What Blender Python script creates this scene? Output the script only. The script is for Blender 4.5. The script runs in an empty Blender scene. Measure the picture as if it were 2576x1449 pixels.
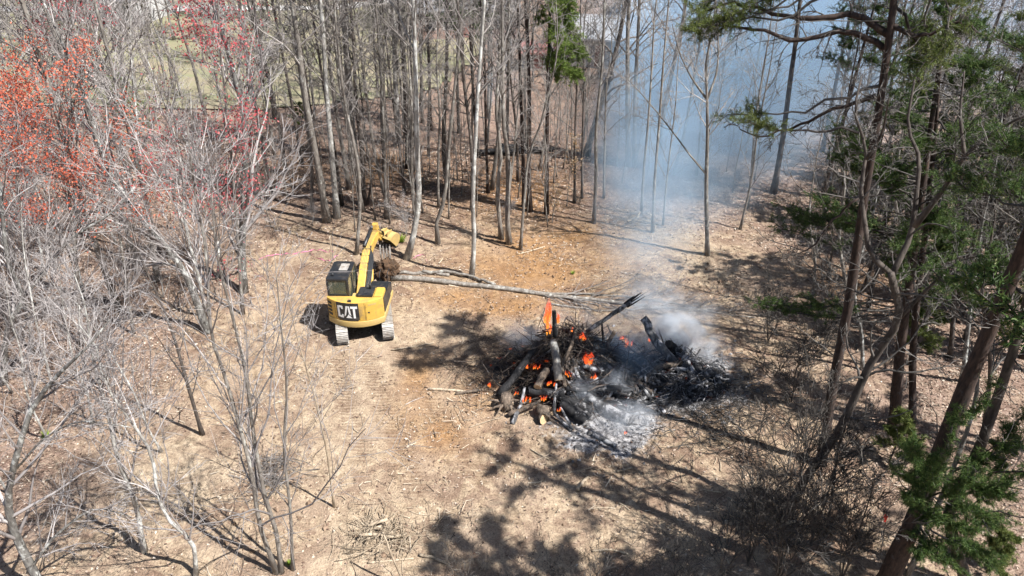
import bpy, bmesh, math, random
import numpy as np
from mathutils import Vector, Matrix

# ------------------------------------------------------------------ camera, sky, sun, exposure
PITCH = math.radians(31.0); CAM_H = 18.3; FPX = 1772.0; VW = 2575.0; VH = 1449.0
sc = bpy.context.scene
cam_data = bpy.data.cameras.new('camera'); cam = bpy.data.objects.new('camera', cam_data)
sc.collection.objects.link(cam); sc.camera = cam
cam_data.sensor_width = 36.0; cam_data.lens = 36.0*FPX/VW
cam_data.clip_start = 0.1; cam_data.clip_end = 2000
cam.location = (0, 0, CAM_H); cam.rotation_euler = (math.pi/2-PITCH, 0, 0)
SUN_EL = math.radians(54); SUN_AZ = math.atan2(-0.47, 0.88)      # the sun stands behind the camera to its right
world = bpy.data.worlds.new('World'); sc.world = world; world.use_nodes = True
wn = world.node_tree.nodes; wl = world.node_tree.links
sky = wn.new('ShaderNodeTexSky'); sky.sky_type = 'NISHITA'; sky.sun_disc = False
sky.sun_elevation = SUN_EL; sky.sun_rotation = math.pi/2-SUN_AZ
wl.new(sky.outputs[0], wn['Background'].inputs[0]); wn['Background'].inputs[1].default_value = 0.06
sun_data = bpy.data.lights.new('sun', 'SUN'); sun = bpy.data.objects.new('sun', sun_data); sc.collection.objects.link(sun)
sun_data.energy = 5.0; sun_data.angle = math.radians(0.53); sun_data.color = (1.0, 0.975, 0.94)
sdir = Vector((math.cos(SUN_EL)*math.cos(SUN_AZ), math.cos(SUN_EL)*math.sin(SUN_AZ), math.sin(SUN_EL)))
sun.rotation_euler = sdir.to_track_quat('Z', 'Y').to_euler(); sun.location = sdir*60
vs = sc.view_settings; vs.view_transform = 'Standard'; vs.look = 'None'; vs.gamma = 1; vs.use_curve_mapping = False
vs.exposure = 0.98
cy = sc.cycles
cy.use_denoising = True; cy.denoiser = 'OPENIMAGEDENOISE'; cy.use_adaptive_sampling = True; cy.adaptive_threshold = 0.03
cy.max_bounces = 4; cy.diffuse_bounces = 1; cy.glossy_bounces = 1; cy.transparent_max_bounces = 16; cy.volume_bounces = 1
cy.debug_use_spatial_splits = True
cy.volume_step_rate = 1.0; cy.volume_max_steps = 64; cy.caustics_reflective = False; cy.caustics_refractive = False

# ------------------------------------------------------------------ measuring helpers
CP, SP = math.cos(PITCH), math.sin(PITCH)
def ray(vx, vy):
    u = (vx-VW/2)/FPX; v = (VH/2-vy)/FPX
    return np.array([u, CP+v*SP, -SP+v*CP])
def hgt(x, y):
    x = np.asarray(x, float); y = np.asarray(y, float)
    b = 0.05*np.sin(x*0.55+1.1)*np.cos(y*0.47)+0.03*np.sin(x*1.3+y*0.9)+0.018*np.sin(x*3.1-y*2.3+0.6)*np.sin(y*2.7)
    rise = 0.06*np.clip(y-72, 0, None)+0.0009*np.clip(y-95, 0, 60)**2
    rough = 0.18*np.sin(x*0.21+y*0.16)*np.clip((np.abs(x)-9)/8, 0, 1)
    return b+rise+rough
def gp(vx, vy, z=0.0):                       # the point at height z over the ground seen at that spot of the photo
    d = ray(vx, vy); zz = z
    for _ in range(6):
        t = (zz-CAM_H)/d[2]; p = d*t; zz = z+float(hgt(p[0], p[1]))
    p = d*((zz-CAM_H)/d[2]); return np.array([p[0], p[1], zz])
def pxy(vx, vy, Y):                          # the point of that sight line at forward distance Y
    d = ray(vx, vy); t = Y/d[1]; return np.array([d[0]*t, Y, CAM_H+d[2]*t])
def proj(p):
    x, y, z = p[0], p[1], p[2]-CAM_H
    dep = y*CP-z*SP; up = y*SP+z*CP
    return VW/2+FPX*x/dep, VH/2-FPX*up/dep
C = sc.collection

# ------------------------------------------------------------------ object helpers
def tag(o, label=None, cat=None, group=None, kind=None):
    if label: o['label'] = label
    if cat: o['category'] = cat
    if group: o['group'] = group
    if kind: o['kind'] = kind
    return o
def empty(name, loc=(0, 0, 0), rz=0.0):
    o = bpy.data.objects.new(name, None); C.objects.link(o); o.location = loc; o.rotation_euler = (0, 0, rz)
    o.empty_display_size = 0.3
    return o
def mesh_np(name, V, faces, smooth=True):
    """faces: list of integer arrays (n,k)"""
    me = bpy.data.meshes.new(name); V = np.asarray(V, np.float32)
    me.vertices.add(len(V)); me.vertices.foreach_set('co', V.ravel())
    faces = [np.asarray(f, np.int32) for f in faces if len(f)]
    nl = sum(f.size for f in faces); nf = sum(len(f) for f in faces)
    me.loops.add(nl); me.polygons.add(nf)
    me.loops.foreach_set('vertex_index', np.concatenate([f.ravel() for f in faces]))
    tot = np.concatenate([np.full(len(f), f.shape[1], np.int32) for f in faces])
    st = np.concatenate([[0], np.cumsum(tot)[:-1]]).astype(np.int32)
    me.polygons.foreach_set('loop_start', st)
    me.polygons.foreach_set('use_smooth', np.full(nf, smooth, bool))
    me.update(calc_edges=True); me.validate()
    return me
def link(name, me, mat, parent=None, **kw):
    o = bpy.data.objects.new(name, me); C.objects.link(o)
    if mat is not None and not me.materials: me.materials.append(mat)
    if parent is not None: o.parent = parent
    tag(o, **kw)
    return o
def copy_tree(root, loc, rz, s, **kw):
    r = root.copy(); C.objects.link(r); r.location = loc; r.rotation_euler = (0, 0, rz); r.scale = (s, s, s)
    for k in ('label', 'group', 'category'):
        if k in kw: r[k] = kw[k]
    for ch in root.children:
        c = ch.copy(); C.objects.link(c); c.parent = r
    return r
class Tubes:
    def __init__(s): s.V = []; s.Q = []; s.T = []; s.n = 0; s.N = {}
    def tube(s, P, R, k=5, cap=True, jitter=0.0, rng=None):
        P = np.asarray(P, float); R = np.asarray(R, float); n = len(P)
        T = np.gradient(P, axis=0); T /= np.linalg.norm(T, axis=1)[:, None]+1e-9
        m = T.mean(0); ref = np.array([0., 0, 1]) if abs(m[2]) < 0.8*np.linalg.norm(m)+1e-9 else np.array([1., 0, 0])
        U = np.cross(T, ref); U /= np.linalg.norm(U, axis=1)[:, None]+1e-9; W = np.cross(T, U)
        a = np.arange(k)*2*np.pi/k
        rr = R[:, None]*np.ones(k)
        if jitter and rng is not None: rr = rr*(1+jitter*rng.standard_normal((n, k)))
        ring = P[:, None, :]+rr[..., None]*(np.cos(a)[None, :, None]*U[:, None, :]+np.sin(a)[None, :, None]*W[:, None, :])
        s.V.append(ring.reshape(-1, 3))
        key = (n, k)
        if key not in s.N:
            i = np.arange(n-1)[:, None]*k+np.arange(k)[None, :]; j = np.arange(n-1)[:, None]*k+(np.arange(k)[None, :]+1) % k
            s.N[key] = np.stack([i, i+k, j+k, j], -1).reshape(-1, 4)
        s.Q.append(s.N[key]+s.n); base = s.n; s.n += n*k
        if cap:
            for row, flip in ((0, False), (n-1, True)):
                idx = base+row*k+np.arange(k)
                tr = np.array([[idx[0], idx[q], idx[q+1]] for q in range(1, k-1)])
                s.T.append(tr[:, ::-1] if flip else tr)
    def quad(s, pts):
        s.V.append(np.asarray(pts, float)); s.Q.append(np.array([[0, 1, 2, 3]])+s.n); s.n += 4
    def mesh(s, name, smooth=True):
        f = []
        if s.Q: f.append(np.concatenate(s.Q))
        if s.T: f.append(np.concatenate(s.T))
        return mesh_np(name, np.concatenate(s.V), f, smooth)
def boxes_mesh(name, boxes, bevel=0.0, M=None):
    bm = bmesh.new()
    for (x0, x1, y0, y1, z0, z1) in boxes:
        r = bmesh.ops.create_cube(bm, size=1.0)
        bmesh.ops.scale(bm, vec=(x1-x0, y1-y0, z1-z0), verts=r['verts'])
        bmesh.ops.translate(bm, vec=((x0+x1)/2, (y0+y1)/2, (z0+z1)/2), verts=r['verts'])
    if bevel: bmesh.ops.bevel(bm, geom=bm.edges[:], offset=bevel, segments=2, affect='EDGES', profile=0.6)
    if M is not None: bmesh.ops.transform(bm, matrix=M, verts=bm.verts)
    me = bpy.data.meshes.new(name); bm.to_mesh(me); bm.free(); return me
def prism_mesh(name, poly, a0, a1, axis='x', bevel=0.0):
    """poly in the two other axes, extruded along axis from a0 to a1"""
    bm = bmesh.new()
    def mk(a, p): return (a, p[0], p[1]) if axis == 'x' else ((p[0], a, p[1]) if axis == 'y' else (p[0], p[1], a))
    v0 = [bm.verts.new(mk(a0, p)) for p in poly]; v1 = [bm.verts.new(mk(a1, p)) for p in poly]
    n = len(poly)
    bm.faces.new(v0); bm.faces.new(v1[::-1])
    for i in range(n): bm.faces.new((v0[i], v1[i], v1[(i+1) % n], v0[(i+1) % n]))
    bmesh.ops.recalc_face_normals(bm, faces=bm.faces)
    if bevel: bmesh.ops.bevel(bm, geom=bm.edges[:], offset=bevel, segments=2, affect='EDGES', profile=0.6)
    me = bpy.data.meshes.new(name); bm.to_mesh(me); bm.free(); return me

# ------------------------------------------------------------------ materials
def newmat(name):
    m = bpy.data.materials.new(name); m.use_nodes = True
    nt = m.node_tree; b = nt.nodes['Principled BSDF']; return m, nt, b
def N(nt, t, **kw):
    n = nt.nodes.new(t)
    for k, v in kw.items():
        if k.startswith('i_'): n.inputs[k[2:].replace('_', ' ')].default_value = v
        else: setattr(n, k, v)
    return n
def ramp(nt, fac, stops, interp='LINEAR'):
    r = N(nt, 'ShaderNodeValToRGB'); cr = r.color_ramp; cr.interpolation = interp
    while len(cr.elements) < len(stops): cr.elements.new(0.5)
    for e, (p, c) in zip(cr.elements, stops): e.position = p; e.color = (*c, 1) if len(c) == 3 else c
    nt.links.new(fac, r.inputs[0]); return r.outputs[0]
def mix(nt, fac, a, b, mode='MIX'):
    m = N(nt, 'ShaderNodeMix', data_type='RGBA', blend_type=mode)
    for sock, v in ((0, fac), (6, a), (7, b)):
        if isinstance(v, (int, float)): m.inputs[sock].default_value = v
        elif isinstance(v, tuple): m.inputs[sock].default_value = (*v, 1) if len(v) == 3 else v
        else: nt.links.new(v, m.inputs[sock])
    return m.outputs[2]
def noise(nt, scale, detail=4, rough=0.55, vec=None, dist=0.0):
    n = N(nt, 'ShaderNodeTexNoise', i_Scale=scale, i_Detail=detail, i_Roughness=rough, i_Distortion=dist)
    if vec is not None: nt.links.new(vec, n.inputs['Vector'])
    return n.outputs[0]
def objco(nt, scale=None):
    t = N(nt, 'ShaderNodeTexCoord').outputs['Object']
    if scale is None: return t
    mp = N(nt, 'ShaderNodeMapping'); mp.inputs['Scale'].default_value = scale; nt.links.new(t, mp.inputs[0]); return mp.outputs[0]
def bump(nt, b, h, strength=0.4, dist=0.02):
    bp = N(nt, 'ShaderNodeBump', i_Strength=strength, i_Distance=dist); nt.links.new(h, bp.inputs['Height']); nt.links.new(bp.outputs[0], b.inputs['Normal'])
def mathn(nt, op, a, b=None, clamp=False):
    m = N(nt, 'ShaderNodeMath', operation=op, use_clamp=clamp)
    for i, v in enumerate((a, b)):
        if v is None: continue
        if isinstance(v, (int, float)): m.inputs[i].default_value = v
        else: nt.links.new(v, m.inputs[i])
    return m.outputs[0]
def plain(name, col, rough=0.6, metal=0.0, var=0.12, scale=6.0, dirt=None, dirt_amt=0.5):
    m, nt, b = newmat(name); co = objco(nt)
    n = noise(nt, scale, 2, 0.6, co)
    lo = tuple(c*(1-var) for c in col); hi = tuple(min(1, c*(1+var)) for c in col)
    c = ramp(nt, n, [(0.3, lo), (0.7, hi)])
    if dirt:
        d = ramp(nt, noise(nt, scale*0.6, 4, 0.72, co), [(0.50, (0, 0, 0)), (0.68, (dirt_amt,)*3)])
        c = mix(nt, d, c, dirt)
    nt.links.new(c, b.inputs['Base Color']); b.inputs['Roughness'].default_value = rough; b.inputs['Metallic'].default_value = metal
    return m
def bark(name, dark, light, spot=None, scale=9.0, spot_lo=0.5, tint=0.25):
    m, nt, b = newmat(name); co = objco(nt, (1, 1, 0.28))
    n = noise(nt, scale, 3, 0.65, co)
    c = ramp(nt, n, [(0.30, dark), (0.68, light)])
    if spot:
        s = ramp(nt, noise(nt, scale*0.35, 3, 0.7, objco(nt, (1, 1, 0.6))), [(spot_lo, (0, 0, 0)), (spot_lo+0.09, (1, 1, 1))])
        c = mix(nt, s, c, spot)
    r = N(nt, 'ShaderNodeObjectInfo').outputs['Random']
    v = ramp(nt, r, [(0, (1-tint, 1-tint, 1-tint)), (1, (1+tint*0.4,)*3)])
    c = mix(nt, 1.0, c, v, 'MULTIPLY')
    nt.links.new(c, b.inputs['Base Color']); b.inputs['Roughness'].default_value = 0.9
    bump(nt, b, n, 0.6, 0.03)
    return m
def twigmat(name, dark, light, tint=.3, scale=3):
    m, nt, b = newmat(name); r = N(nt, 'ShaderNodeObjectInfo').outputs['Random']; g = N(nt, 'ShaderNodeNewGeometry').outputs['Random Per Island']
    c = mix(nt, 1.0, ramp(nt, g, [(0, dark), (1, light)]), ramp(nt, r, [(0, (1-tint,)*3), (1, (1+tint*.4,)*3)]), 'MULTIPLY')
    nt.links.new(c, b.inputs['Base Color']); b.inputs['Roughness'].default_value = .9; b.inputs['Specular IOR Level'].default_value = .2
    return m
M = {}
M['bark_grey'] = bark('bark_grey', (0.115, 0.098, 0.082), (0.30, 0.27, 0.235), (0.40, 0.39, 0.35), spot_lo=0.56)
M['bark_pale'] = bark('bark_pale', (0.20, 0.185, 0.165), (0.46, 0.44, 0.40), (0.62, 0.62, 0.58), spot_lo=0.5)
M['bark_dark'] = bark('bark_dark', (0.035, 0.028, 0.024), (0.13, 0.105, 0.088), (0.22, 0.21, 0.19), spot_lo=0.62)
M['bark_pine'] = bark('bark_pine', (0.014, 0.010, 0.009), (0.075, 0.046, 0.034), (0.07, 0.062, 0.058), spot_lo=0.6, scale=14)
M['bark_lichen'] = bark('bark_lichen', (0.075, 0.068, 0.06), (0.26, 0.25, 0.23), (0.52, 0.53, 0.50), spot_lo=0.53, scale=12)
M['twig'] = twigmat('twig', (0.18, 0.16, 0.145), (0.40, 0.365, 0.34), tint=0.3, scale=3)
M['twig_mauve'] = twigmat('twig_mauve', (0.20, 0.18, 0.175), (0.54, 0.50, 0.48), tint=0.3, scale=3)
M['twig_mid'] = twigmat('twig_mid', (0.045, 0.04, 0.036), (0.27, 0.25, 0.23), tint=0.3, scale=3)
M['twig_dark'] = twigmat('twig_dark', (0.035, 0.03, 0.028), (0.15, 0.135, 0.12), tint=0.3, scale=3)
def leafmat(name, stops, rough=0.7, trans=0.0):
    m, nt, b = newmat(name)
    r = N(nt, 'ShaderNodeNewGeometry').outputs['Random Per Island']
    c = ramp(nt, r, stops); nt.links.new(c, b.inputs['Base Color']); b.inputs['Roughness'].default_value = rough
    b.inputs['Specular IOR Level'].default_value = 0.25
    if trans:
        tr = N(nt, 'ShaderNodeBsdfTranslucent'); nt.links.new(c, tr.inputs[0]); mx = N(nt, 'ShaderNodeMixShader'); mx.inputs[0].default_value = trans
        nt.links.new(b.outputs[0], mx.inputs[1]); nt.links.new(tr.outputs[0], mx.inputs[2]); nt.links.new(mx.outputs[0], nt.nodes['Material Output'].inputs[0])
    return m
M['needles'] = leafmat('needles', [(0, (0.025, 0.050, 0.015)), (0.5, (0.06, 0.11, 0.026)), (0.85, (0.11, 0.17, 0.045)), (1, (0.18, 0.19, 0.065))], 0.55, 0.25)
M['needles_olive'] = leafmat('needles_olive', [(0, (0.05, 0.07, 0.02)), (0.5, (0.11, 0.145, 0.038)), (1, (0.20, 0.225, 0.06))], 0.6, 0.25)
M['needles_fresh'] = leafmat('needles_fresh', [(0, (0.09, 0.15, 0.03)), (1, (0.26, 0.34, 0.08))], 0.6, 0.25)
M['blossom_red'] = leafmat('blossom_red', [(0, (0.30, 0.04, 0.05)), (0.5, (0.46, 0.085, 0.095)), (1, (0.58, 0.20, 0.19))], 0.6, 0.3)
M['blossom_coral'] = leafmat('blossom_coral', [(0, (0.34, 0.07, 0.045)), (0.5, (0.60, 0.13, 0.07)), (1, (0.70, 0.26, 0.16))], 0.6, 0.3)
M['dry_leaf'] = leafmat('dry_leaf', [(0, (0.30, 0.17, 0.08)), (0.5, (0.48, 0.32, 0.18)), (1, (0.60, 0.46, 0.30))], 0.8, 0.2)
M['litter'] = leafmat('litter', [(0, (0.085, 0.05, 0.036)), (0.35, (0.21, 0.135, 0.098)), (0.65, (0.33, 0.235, 0.175)), (0.88, (0.44, 0.34, 0.265)), (1, (0.60, 0.52, 0.43))], 0.85)
M['chips'] = leafmat('chips', [(0, (0.07, 0.05, 0.038)), (0.4, (0.22, 0.16, 0.115)), (0.75, (0.42, 0.335, 0.25)), (1, (0.62, 0.53, 0.41))], 0.85)
M['cone'] = plain('cone', (0.035, 0.025, 0.02), 0.9)
M['wood_cut'] = plain('wood_cut', (0.62, 0.44, 0.25), 0.8, scale=14, var=0.2, dirt=(0.25, 0.15, 0.08))
M['stick'] = bark('stick', (0.24, 0.18, 0.12), (0.55, 0.45, 0.33), scale=8)
M['char'] = bark('char', (0.006, 0.006, 0.007), (0.035, 0.033, 0.034), (0.26, 0.25, 0.25), scale=10, spot_lo=0.60, tint=0.2)
M['burnt'] = bark('burnt', (0.02, 0.016, 0.014), (0.13, 0.10, 0.08), (0.22, 0.20, 0.19), scale=10, spot_lo=0.58, tint=0.3)
M['char_ash'] = bark('char_ash', (0.02, 0.02, 0.022), (0.13, 0.128, 0.13), (0.36, 0.355, 0.36), scale=10, spot_lo=0.50, tint=0.2)
M['log_brown'] = bark('log_brown', (0.05, 0.035, 0.027), (0.25, 0.19, 0.14), (0.04, 0.035, 0.03), scale=10, spot_lo=0.56)
# ------------------------------------------------------------------ ground
rngG = np.random.default_rng(5)
def blobs(x, y, items):
    m = np.zeros_like(x)
    for (vx, vy, rx, ry, a) in items:
        c = gp(vx, vy); m = np.maximum(m, a*np.exp(-(((x-c[0])/rx)**2+((y-c[1])/ry)**2)))
    return m
def wob(x, y): return 0.5*np.sin(x*0.9+1.3*np.sin(y*0.7))+0.5*np.sin(y*1.1+1.7*np.sin(x*0.6+0.4))
def zone_orange(x, y):
    return np.clip(blobs(x, y, [(1330, 660, 3.2, 3.6, 1), (1180, 745, 2.2, 1.2, 1), (1290, 770, 2.4, 1.0, 1), (1420, 600, 2.6, 3.0, .75), (960, 430, 6, 4, .7), (1290, 470, 4, 5, .9), (1500, 650, 2.5, 2.5, .5), (1050, 980, .9, 3.0, .6), (1190, 1010, 1.2, 1.6, .6), (1110, 1090, 1.0, 1.2, .6),(2150,720,3,3,.5), (820, 760, 1.6, 1.6, .4)])*1.25*(1+0.35*wob(x*1.3, y*1.3)), 0, 1)
def zone_bare(x, y):
    return np.clip(blobs(x, y, [(1030, 830, 2.6, 2.2, 1), (900, 1000, 3.0, 5.0, .85), (420, 1200, 2.6, 2.0, 1), (760, 800, 2.0, 3.0, .6), (1700, 640, 3.0, 4.0, .6), (1850, 700, 2.5, 2.5, .6), (960, 1330, 3, 2, .6), (1480, 1300, 4, 2, .35)])*(1+0.3*wob(x, y)), 0, 1)
def zone_forest(x, y):                       # leaf litter under the trees
    e = 0.0*x
    e = np.maximum(e, np.clip((y-36)/6+0.35*wob(x*.7, y*.7), 0, 1))
    e = np.maximum(e, np.clip((np.abs(x+0.5)-12)/5+0.35*wob(x*.8, y*.8), 0, 1)*0.9)
    return np.clip(e, 0, 1)
def zone_ash(x, y):
    return np.clip(blobs(x, y, [(1530, 1075, 2.1, 1.2, 1.2), (1480, 1110, 1.1, .6, 1), (1720, 960, 2.2, 2.0, 1.1), (1790, 930, 1.1, 1.7, 1), (1840, 985, .7, .8, .9), (1560, 1140, .4, .5, .8), (1600, 1010, 1.6, 1.0, 1), (1400, 980, 2.4, 1.4, .7)])*(1+0.45*wob(x*2.2, y*2.2)), 0, 1)
def gridc(a, b, fa, fb, fine, coarse):
    return np.unique(np.round(np.concatenate([np.arange(a, fa, coarse), np.arange(fa, fb, fine), np.arange(fb, b+coarse, coarse)]), 4))
gx = gridc(-180, 180, -22, 22, 0.31, 3.0); gy = gridc(-30, 230, 11, 44, 0.31, 2.5)
X, Y = np.meshgrid(gx, gy); nx, ny = len(gx), len(gy)
Z = hgt(X, Y)
fine = (np.abs(X) < 22) & (Y > 11) & (Y < 44)
Z = Z+np.where(fine, 0.012*rngG.standard_normal(Z.shape), 0)
RUTD = np.full(X.shape, 9.0)
# shallow ruts where the tracks ran back towards the camera
for pts in ([(915, 890), (960, 1010), (1010, 1130), (1050, 1230)], [(850, 900), (870, 1020), (905, 1150)], [(1000, 880), (1075, 1000), (1150, 1120), (1215, 1200)]):
    P = np.array([gp(*p)[:2] for p in pts])
    for a, b in zip(P[:-1], P[1:]):
        d = b-a; L = np.hypot(*d); t = np.clip(((X-a[0])*d[0]+(Y-a[1])*d[1])/L**2, 0, 1)
        dist = np.hypot(X-(a[0]+t*d[0]), Y-(a[1]+t*d[1]))
        RUTD = np.minimum(RUTD, dist)
        Z = Z-np.where(dist < .5, 0.020*np.cos(dist/.5*np.pi/2), 0)+0.045*np.exp(-((dist-.55)/.12)**2)
RUT = np.exp(-(RUTD/.42)**4)
i = (np.arange(ny-1)[:, None]*nx+np.arange(nx-1)[None, :]).ravel()
gme = mesh_np('ground', np.stack([X, Y, Z], -1).reshape(-1, 3), [np.stack([i, i+1, i+1+nx, i+nx], -1)])
def attr(me, name, arr):
    a = me.attributes.new(name, 'FLOAT', 'POINT'); a.data.foreach_set('value', np.asarray(arr, np.float32).ravel())
attr(gme, 'rut', RUT); attr(gme, 'orange', zone_orange(X, Y)); attr(gme, 'bare', zone_bare(X, Y)); attr(gme, 'forest', zone_forest(X, Y)); attr(gme, 'ash', zone_ash(X, Y))
m, nt, b = newmat('soil'); co = objco(nt)
def at(nt, n): return N(nt, 'ShaderNodeAttribute', attribute_name=n).outputs['Fac']
n1 = noise(nt, 0.45, 3, 0.62, co); n2 = noise(nt, 3.2, 6, 0.72, co); n3 = noise(nt, 18, 2, 0.7, co); n4 = noise(nt, 0.9, 6, 0.72, co, 0.8)
c = ramp(nt, n2, [(0.30, (0.14, 0.098, 0.064)), (0.44, (0.28, 0.205, 0.137)), (0.58, (0.39, 0.295, 0.202)), (0.74, (0.50, 0.405, 0.29))])
c = mix(nt, ramp(nt, n4, [(0.45, (0, 0, 0)), (0.55, (0.9,)*3)]), c, (0.185, 0.12, 0.085))
c = mix(nt, ramp(nt, n1, [(0.46, (0, 0, 0)), (0.66, (0.55,)*3)]), c, (0.42, 0.325, 0.235))
fo = mathn(nt, 'MULTIPLY', at(nt, 'forest'), ramp(nt, n4, [(0.3, (0.55,)*3), (0.6, (1, 1, 1))]))
c = mix(nt, fo, c, ramp(nt, n2, [(0.32, (0.11, 0.072, 0.055)), (0.5, (0.235, 0.16, 0.125)), (0.72, (0.36, 0.27, 0.22))]))
ba = mathn(nt, 'MULTIPLY', at(nt, 'bare'), ramp(nt, n4, [(0.3, (0.9,)*3), (0.66, (0.35,)*3)]))
c = mix(nt, ba, c, ramp(nt, n2, [(0.3, (0.34, 0.258, 0.175)), (0.7, (0.54, 0.44, 0.32))]))
wv = N(nt, 'ShaderNodeTexWave', wave_type='BANDS', bands_direction='Y', i_Scale=1.75, i_Distortion=2.2, i_Detail=2.0); nt.links.new(co, wv.inputs['Vector'])
ru = mathn(nt, 'MULTIPLY', at(nt, 'rut'), ramp(nt, wv.outputs[1], [(0.35, (.25,)*3), (0.7, (.75,)*3)]))
c = mix(nt, mathn(nt, 'MULTIPLY', ru, ramp(nt, n4, [(.36, (.5,)*3), (.55, (1, 1, 1))])), c, (0.165, 0.105, 0.068))
og = mathn(nt, 'MULTIPLY', at(nt, 'orange'), ramp(nt, n4, [(0.3, (1, 1, 1)), (0.7, (0.45,)*3)]))
c = mix(nt, og, c, ramp(nt, n2, [(0.32, (0.165, 0.078, 0.026)), (0.7, (0.42, 0.235, 0.10))]))
ash = ramp(nt, mathn(nt, 'ADD', at(nt, 'ash'), mathn(nt, 'MULTIPLY', mathn(nt, 'SUBTRACT', n2, 0.5), 1.2)), [(0.30, (0, 0, 0)), (0.62, (1, 1, 1))])
c = mix(nt, ash, c, ramp(nt, noise(nt, 5.5, 3, 0.75, co), [(0.34, (0.035, 0.032, 0.032)), (0.46, (0.19, 0.18, 0.178)), (0.58, (0.36, 0.345, 0.34)), (0.75, (0.50, 0.49, 0.49))]))
c = mix(nt, 0.75, c, ramp(nt, n3, [(0.3, (0.28, 0.28, 0.28)), (0.7, (0.70, 0.70, 0.70))]), 'OVERLAY')
nt.links.new(c, b.inputs['Base Color']); b.inputs['Roughness'].default_value = 0.95; b.inputs['Specular IOR Level'].default_value = 0.15
bump(nt, b, mathn(nt, 'ADD', n2, mathn(nt, 'MULTIPLY', n3, 0.5)), 0.85, 0.09)
M['soil'] = m
tag(link('ground', gme, m), label='tan woodland soil strewn with leaves and wood chips', kind='structure')

# lawn and driveway beyond the trees
def sheet(name, poly, step, dz, mat, label):
    P = np.array(poly); x0, y0 = P.min(0); x1, y1 = P.max(0)
    xs = np.arange(x0, x1+step, step); ys = np.arange(y0, y1+step, step); A, B = np.meshgrid(xs, ys)
    inside = np.zeros_like(A, bool); j = len(P)-1
    for q in range(len(P)):
        xi, yi = P[q]; xj, yj = P[j]
        hit = ((yi > B) != (yj > B)) & (A < (xj-xi)*(B-yi)/(yj-yi+1e-9)+xi); inside ^= hit; j = q
    # hide outside points by dropping their faces
    k = len(xs); idx = (np.arange(len(ys)-1)[:, None]*k+np.arange(k-1)[None, :]); ok = inside[:-1, :-1] & inside[1:, 1:] & inside[:-1, 1:] & inside[1:, :-1]
    ii = idx[ok]
    me = mesh_np(name, np.stack([A, B, hgt(A, B)+dz], -1).reshape(-1, 3), [np.stack([ii, ii+1, ii+1+k, ii+k], -1)])
    bm = bmesh.new(); bm.from_mesh(me); bmesh.ops.delete(bm, geom=[v for v in bm.verts if not v.link_faces], context='VERTS'); bm.to_mesh(me); bm.free()
    return tag(link(name, me, mat), label=label, kind='structure')
mg, nt, b = newmat('lawn_grass'); co = objco(nt)
c = ramp(nt, noise(nt, 0.35, 4, 0.7, co), [(0.32, (0.27, 0.215, 0.155)), (0.48, (0.245, 0.215, 0.135)), (0.66, (0.20, 0.205, 0.11))])
nt.links.new(c, b.inputs['Base Color']); b.inputs['Roughness'].default_value = 0.95
lawn_o = sheet('lawn', [(-85, 64), (-40, 60), (-16, 61), (-7, 66), (-3, 80), (-2, 101), (-30, 106), (-90, 104)], .8, 0.14, mg, 'yellow green lawn beyond the woodland')
md = plain('gravel', (0.50, 0.48, 0.45), 0.9, scale=3, var=0.2)
sheet('driveway', [(-70, 96.5), (-30, 98.0), (-12, 103), (-12, 106), (-30, 101.5), (-70, 100)], 0.7, 0.22, md, 'pale gravel driveway crossing the far lawn')

# ------------------------------------------------------------------ leaf litter, chips and twigs on the ground (uncountable)
def scatter(n, dens, xr, yr, rng):
    x = rng.uniform(*xr, n); y = rng.uniform(*yr, n); k = rng.random(n) < dens(x, y); return x[k], y[k]
def inview(x, y):
    dep = y*CP+CAM_H*SP; return np.abs(x)*FPX/dep < VW/2*1.12
def dens_leaf(x, y):
    f = zone_forest(x, y); a = zone_ash(x, y); ba = zone_bare(x, y)
    patch = np.clip(0.30+0.9*wob(x*0.8+3, y*0.8)*wob(x*.31, y*.37+2)+.5*wob(x*2.3, y*2.1)*wob(x*.9+2, y*1.1), 0.03, 1)
    return np.where(inview(x, y), np.clip((0.42+0.58*f)*(patch*(1-.6*f)+.6*f)*(1-0.9*ba)*(1-a)*(1-0.5*zone_orange(x, y)), 0, 1), 0)
rng = np.random.default_rng(11)
x, y = scatter(270000, dens_leaf, (-30, 30), (12, 52), rng); n = len(x)
s = rng.uniform(0.028, 0.062, n)*(1+0.012*(y-15)); a = rng.uniform(0, 6.283, n)
q = np.array([[-1, -.45], [.2, -.6], [1, .1], [-.1, .6]])
ca, sa = np.cos(a), np.sin(a)
LX = x[:, None]+s[:, None]*(q[:, 0]*ca[:, None]-q[:, 1]*sa[:, None]); LY = y[:, None]+s[:, None]*(q[:, 0]*sa[:, None]+q[:, 1]*ca[:, None])
LZ = hgt(x, y)[:, None]+0.03+s[:, None]*rng.uniform(-0.35, 0.6, (n, 4))
lme = mesh_np('leaf_litter', np.stack([LX, LY, LZ], -1).reshape(-1, 3), [np.arange(4*n).reshape(n, 4)], False)
tag(link('leaf_litter', lme, M['litter']), label='dry brown fallen leaves scattered over the woodland floor', kind='stuff', cat='leaves')
def dens_chip(x, y):
    a = zone_ash(x, y); p = np.clip(0.2+0.8*wob(x*1.1+5, y*1.1)+.5*wob(x*2.7, y*2.3), 0.04, 1)*(1-.7*zone_bare(x, y))
    return np.where(inview(x, y), p*(1-a)*np.clip((46-y)/22, 0, 1), 0)
x, y = scatter(105000, dens_chip, (-20, 20), (12, 46), rng); n = len(x)
L = np.exp(rng.normal(-2.95, 0.6, n)).clip(.02, .3); w = L*0.05+0.006; a = rng.uniform(0, 6.283, n); tilt = rng.normal(0, 0.2, n)
ca, sa = np.cos(a), np.sin(a); z = hgt(x, y)+0.035+np.abs(np.sin(tilt))*L
V = np.zeros((n, 4, 3))
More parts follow.
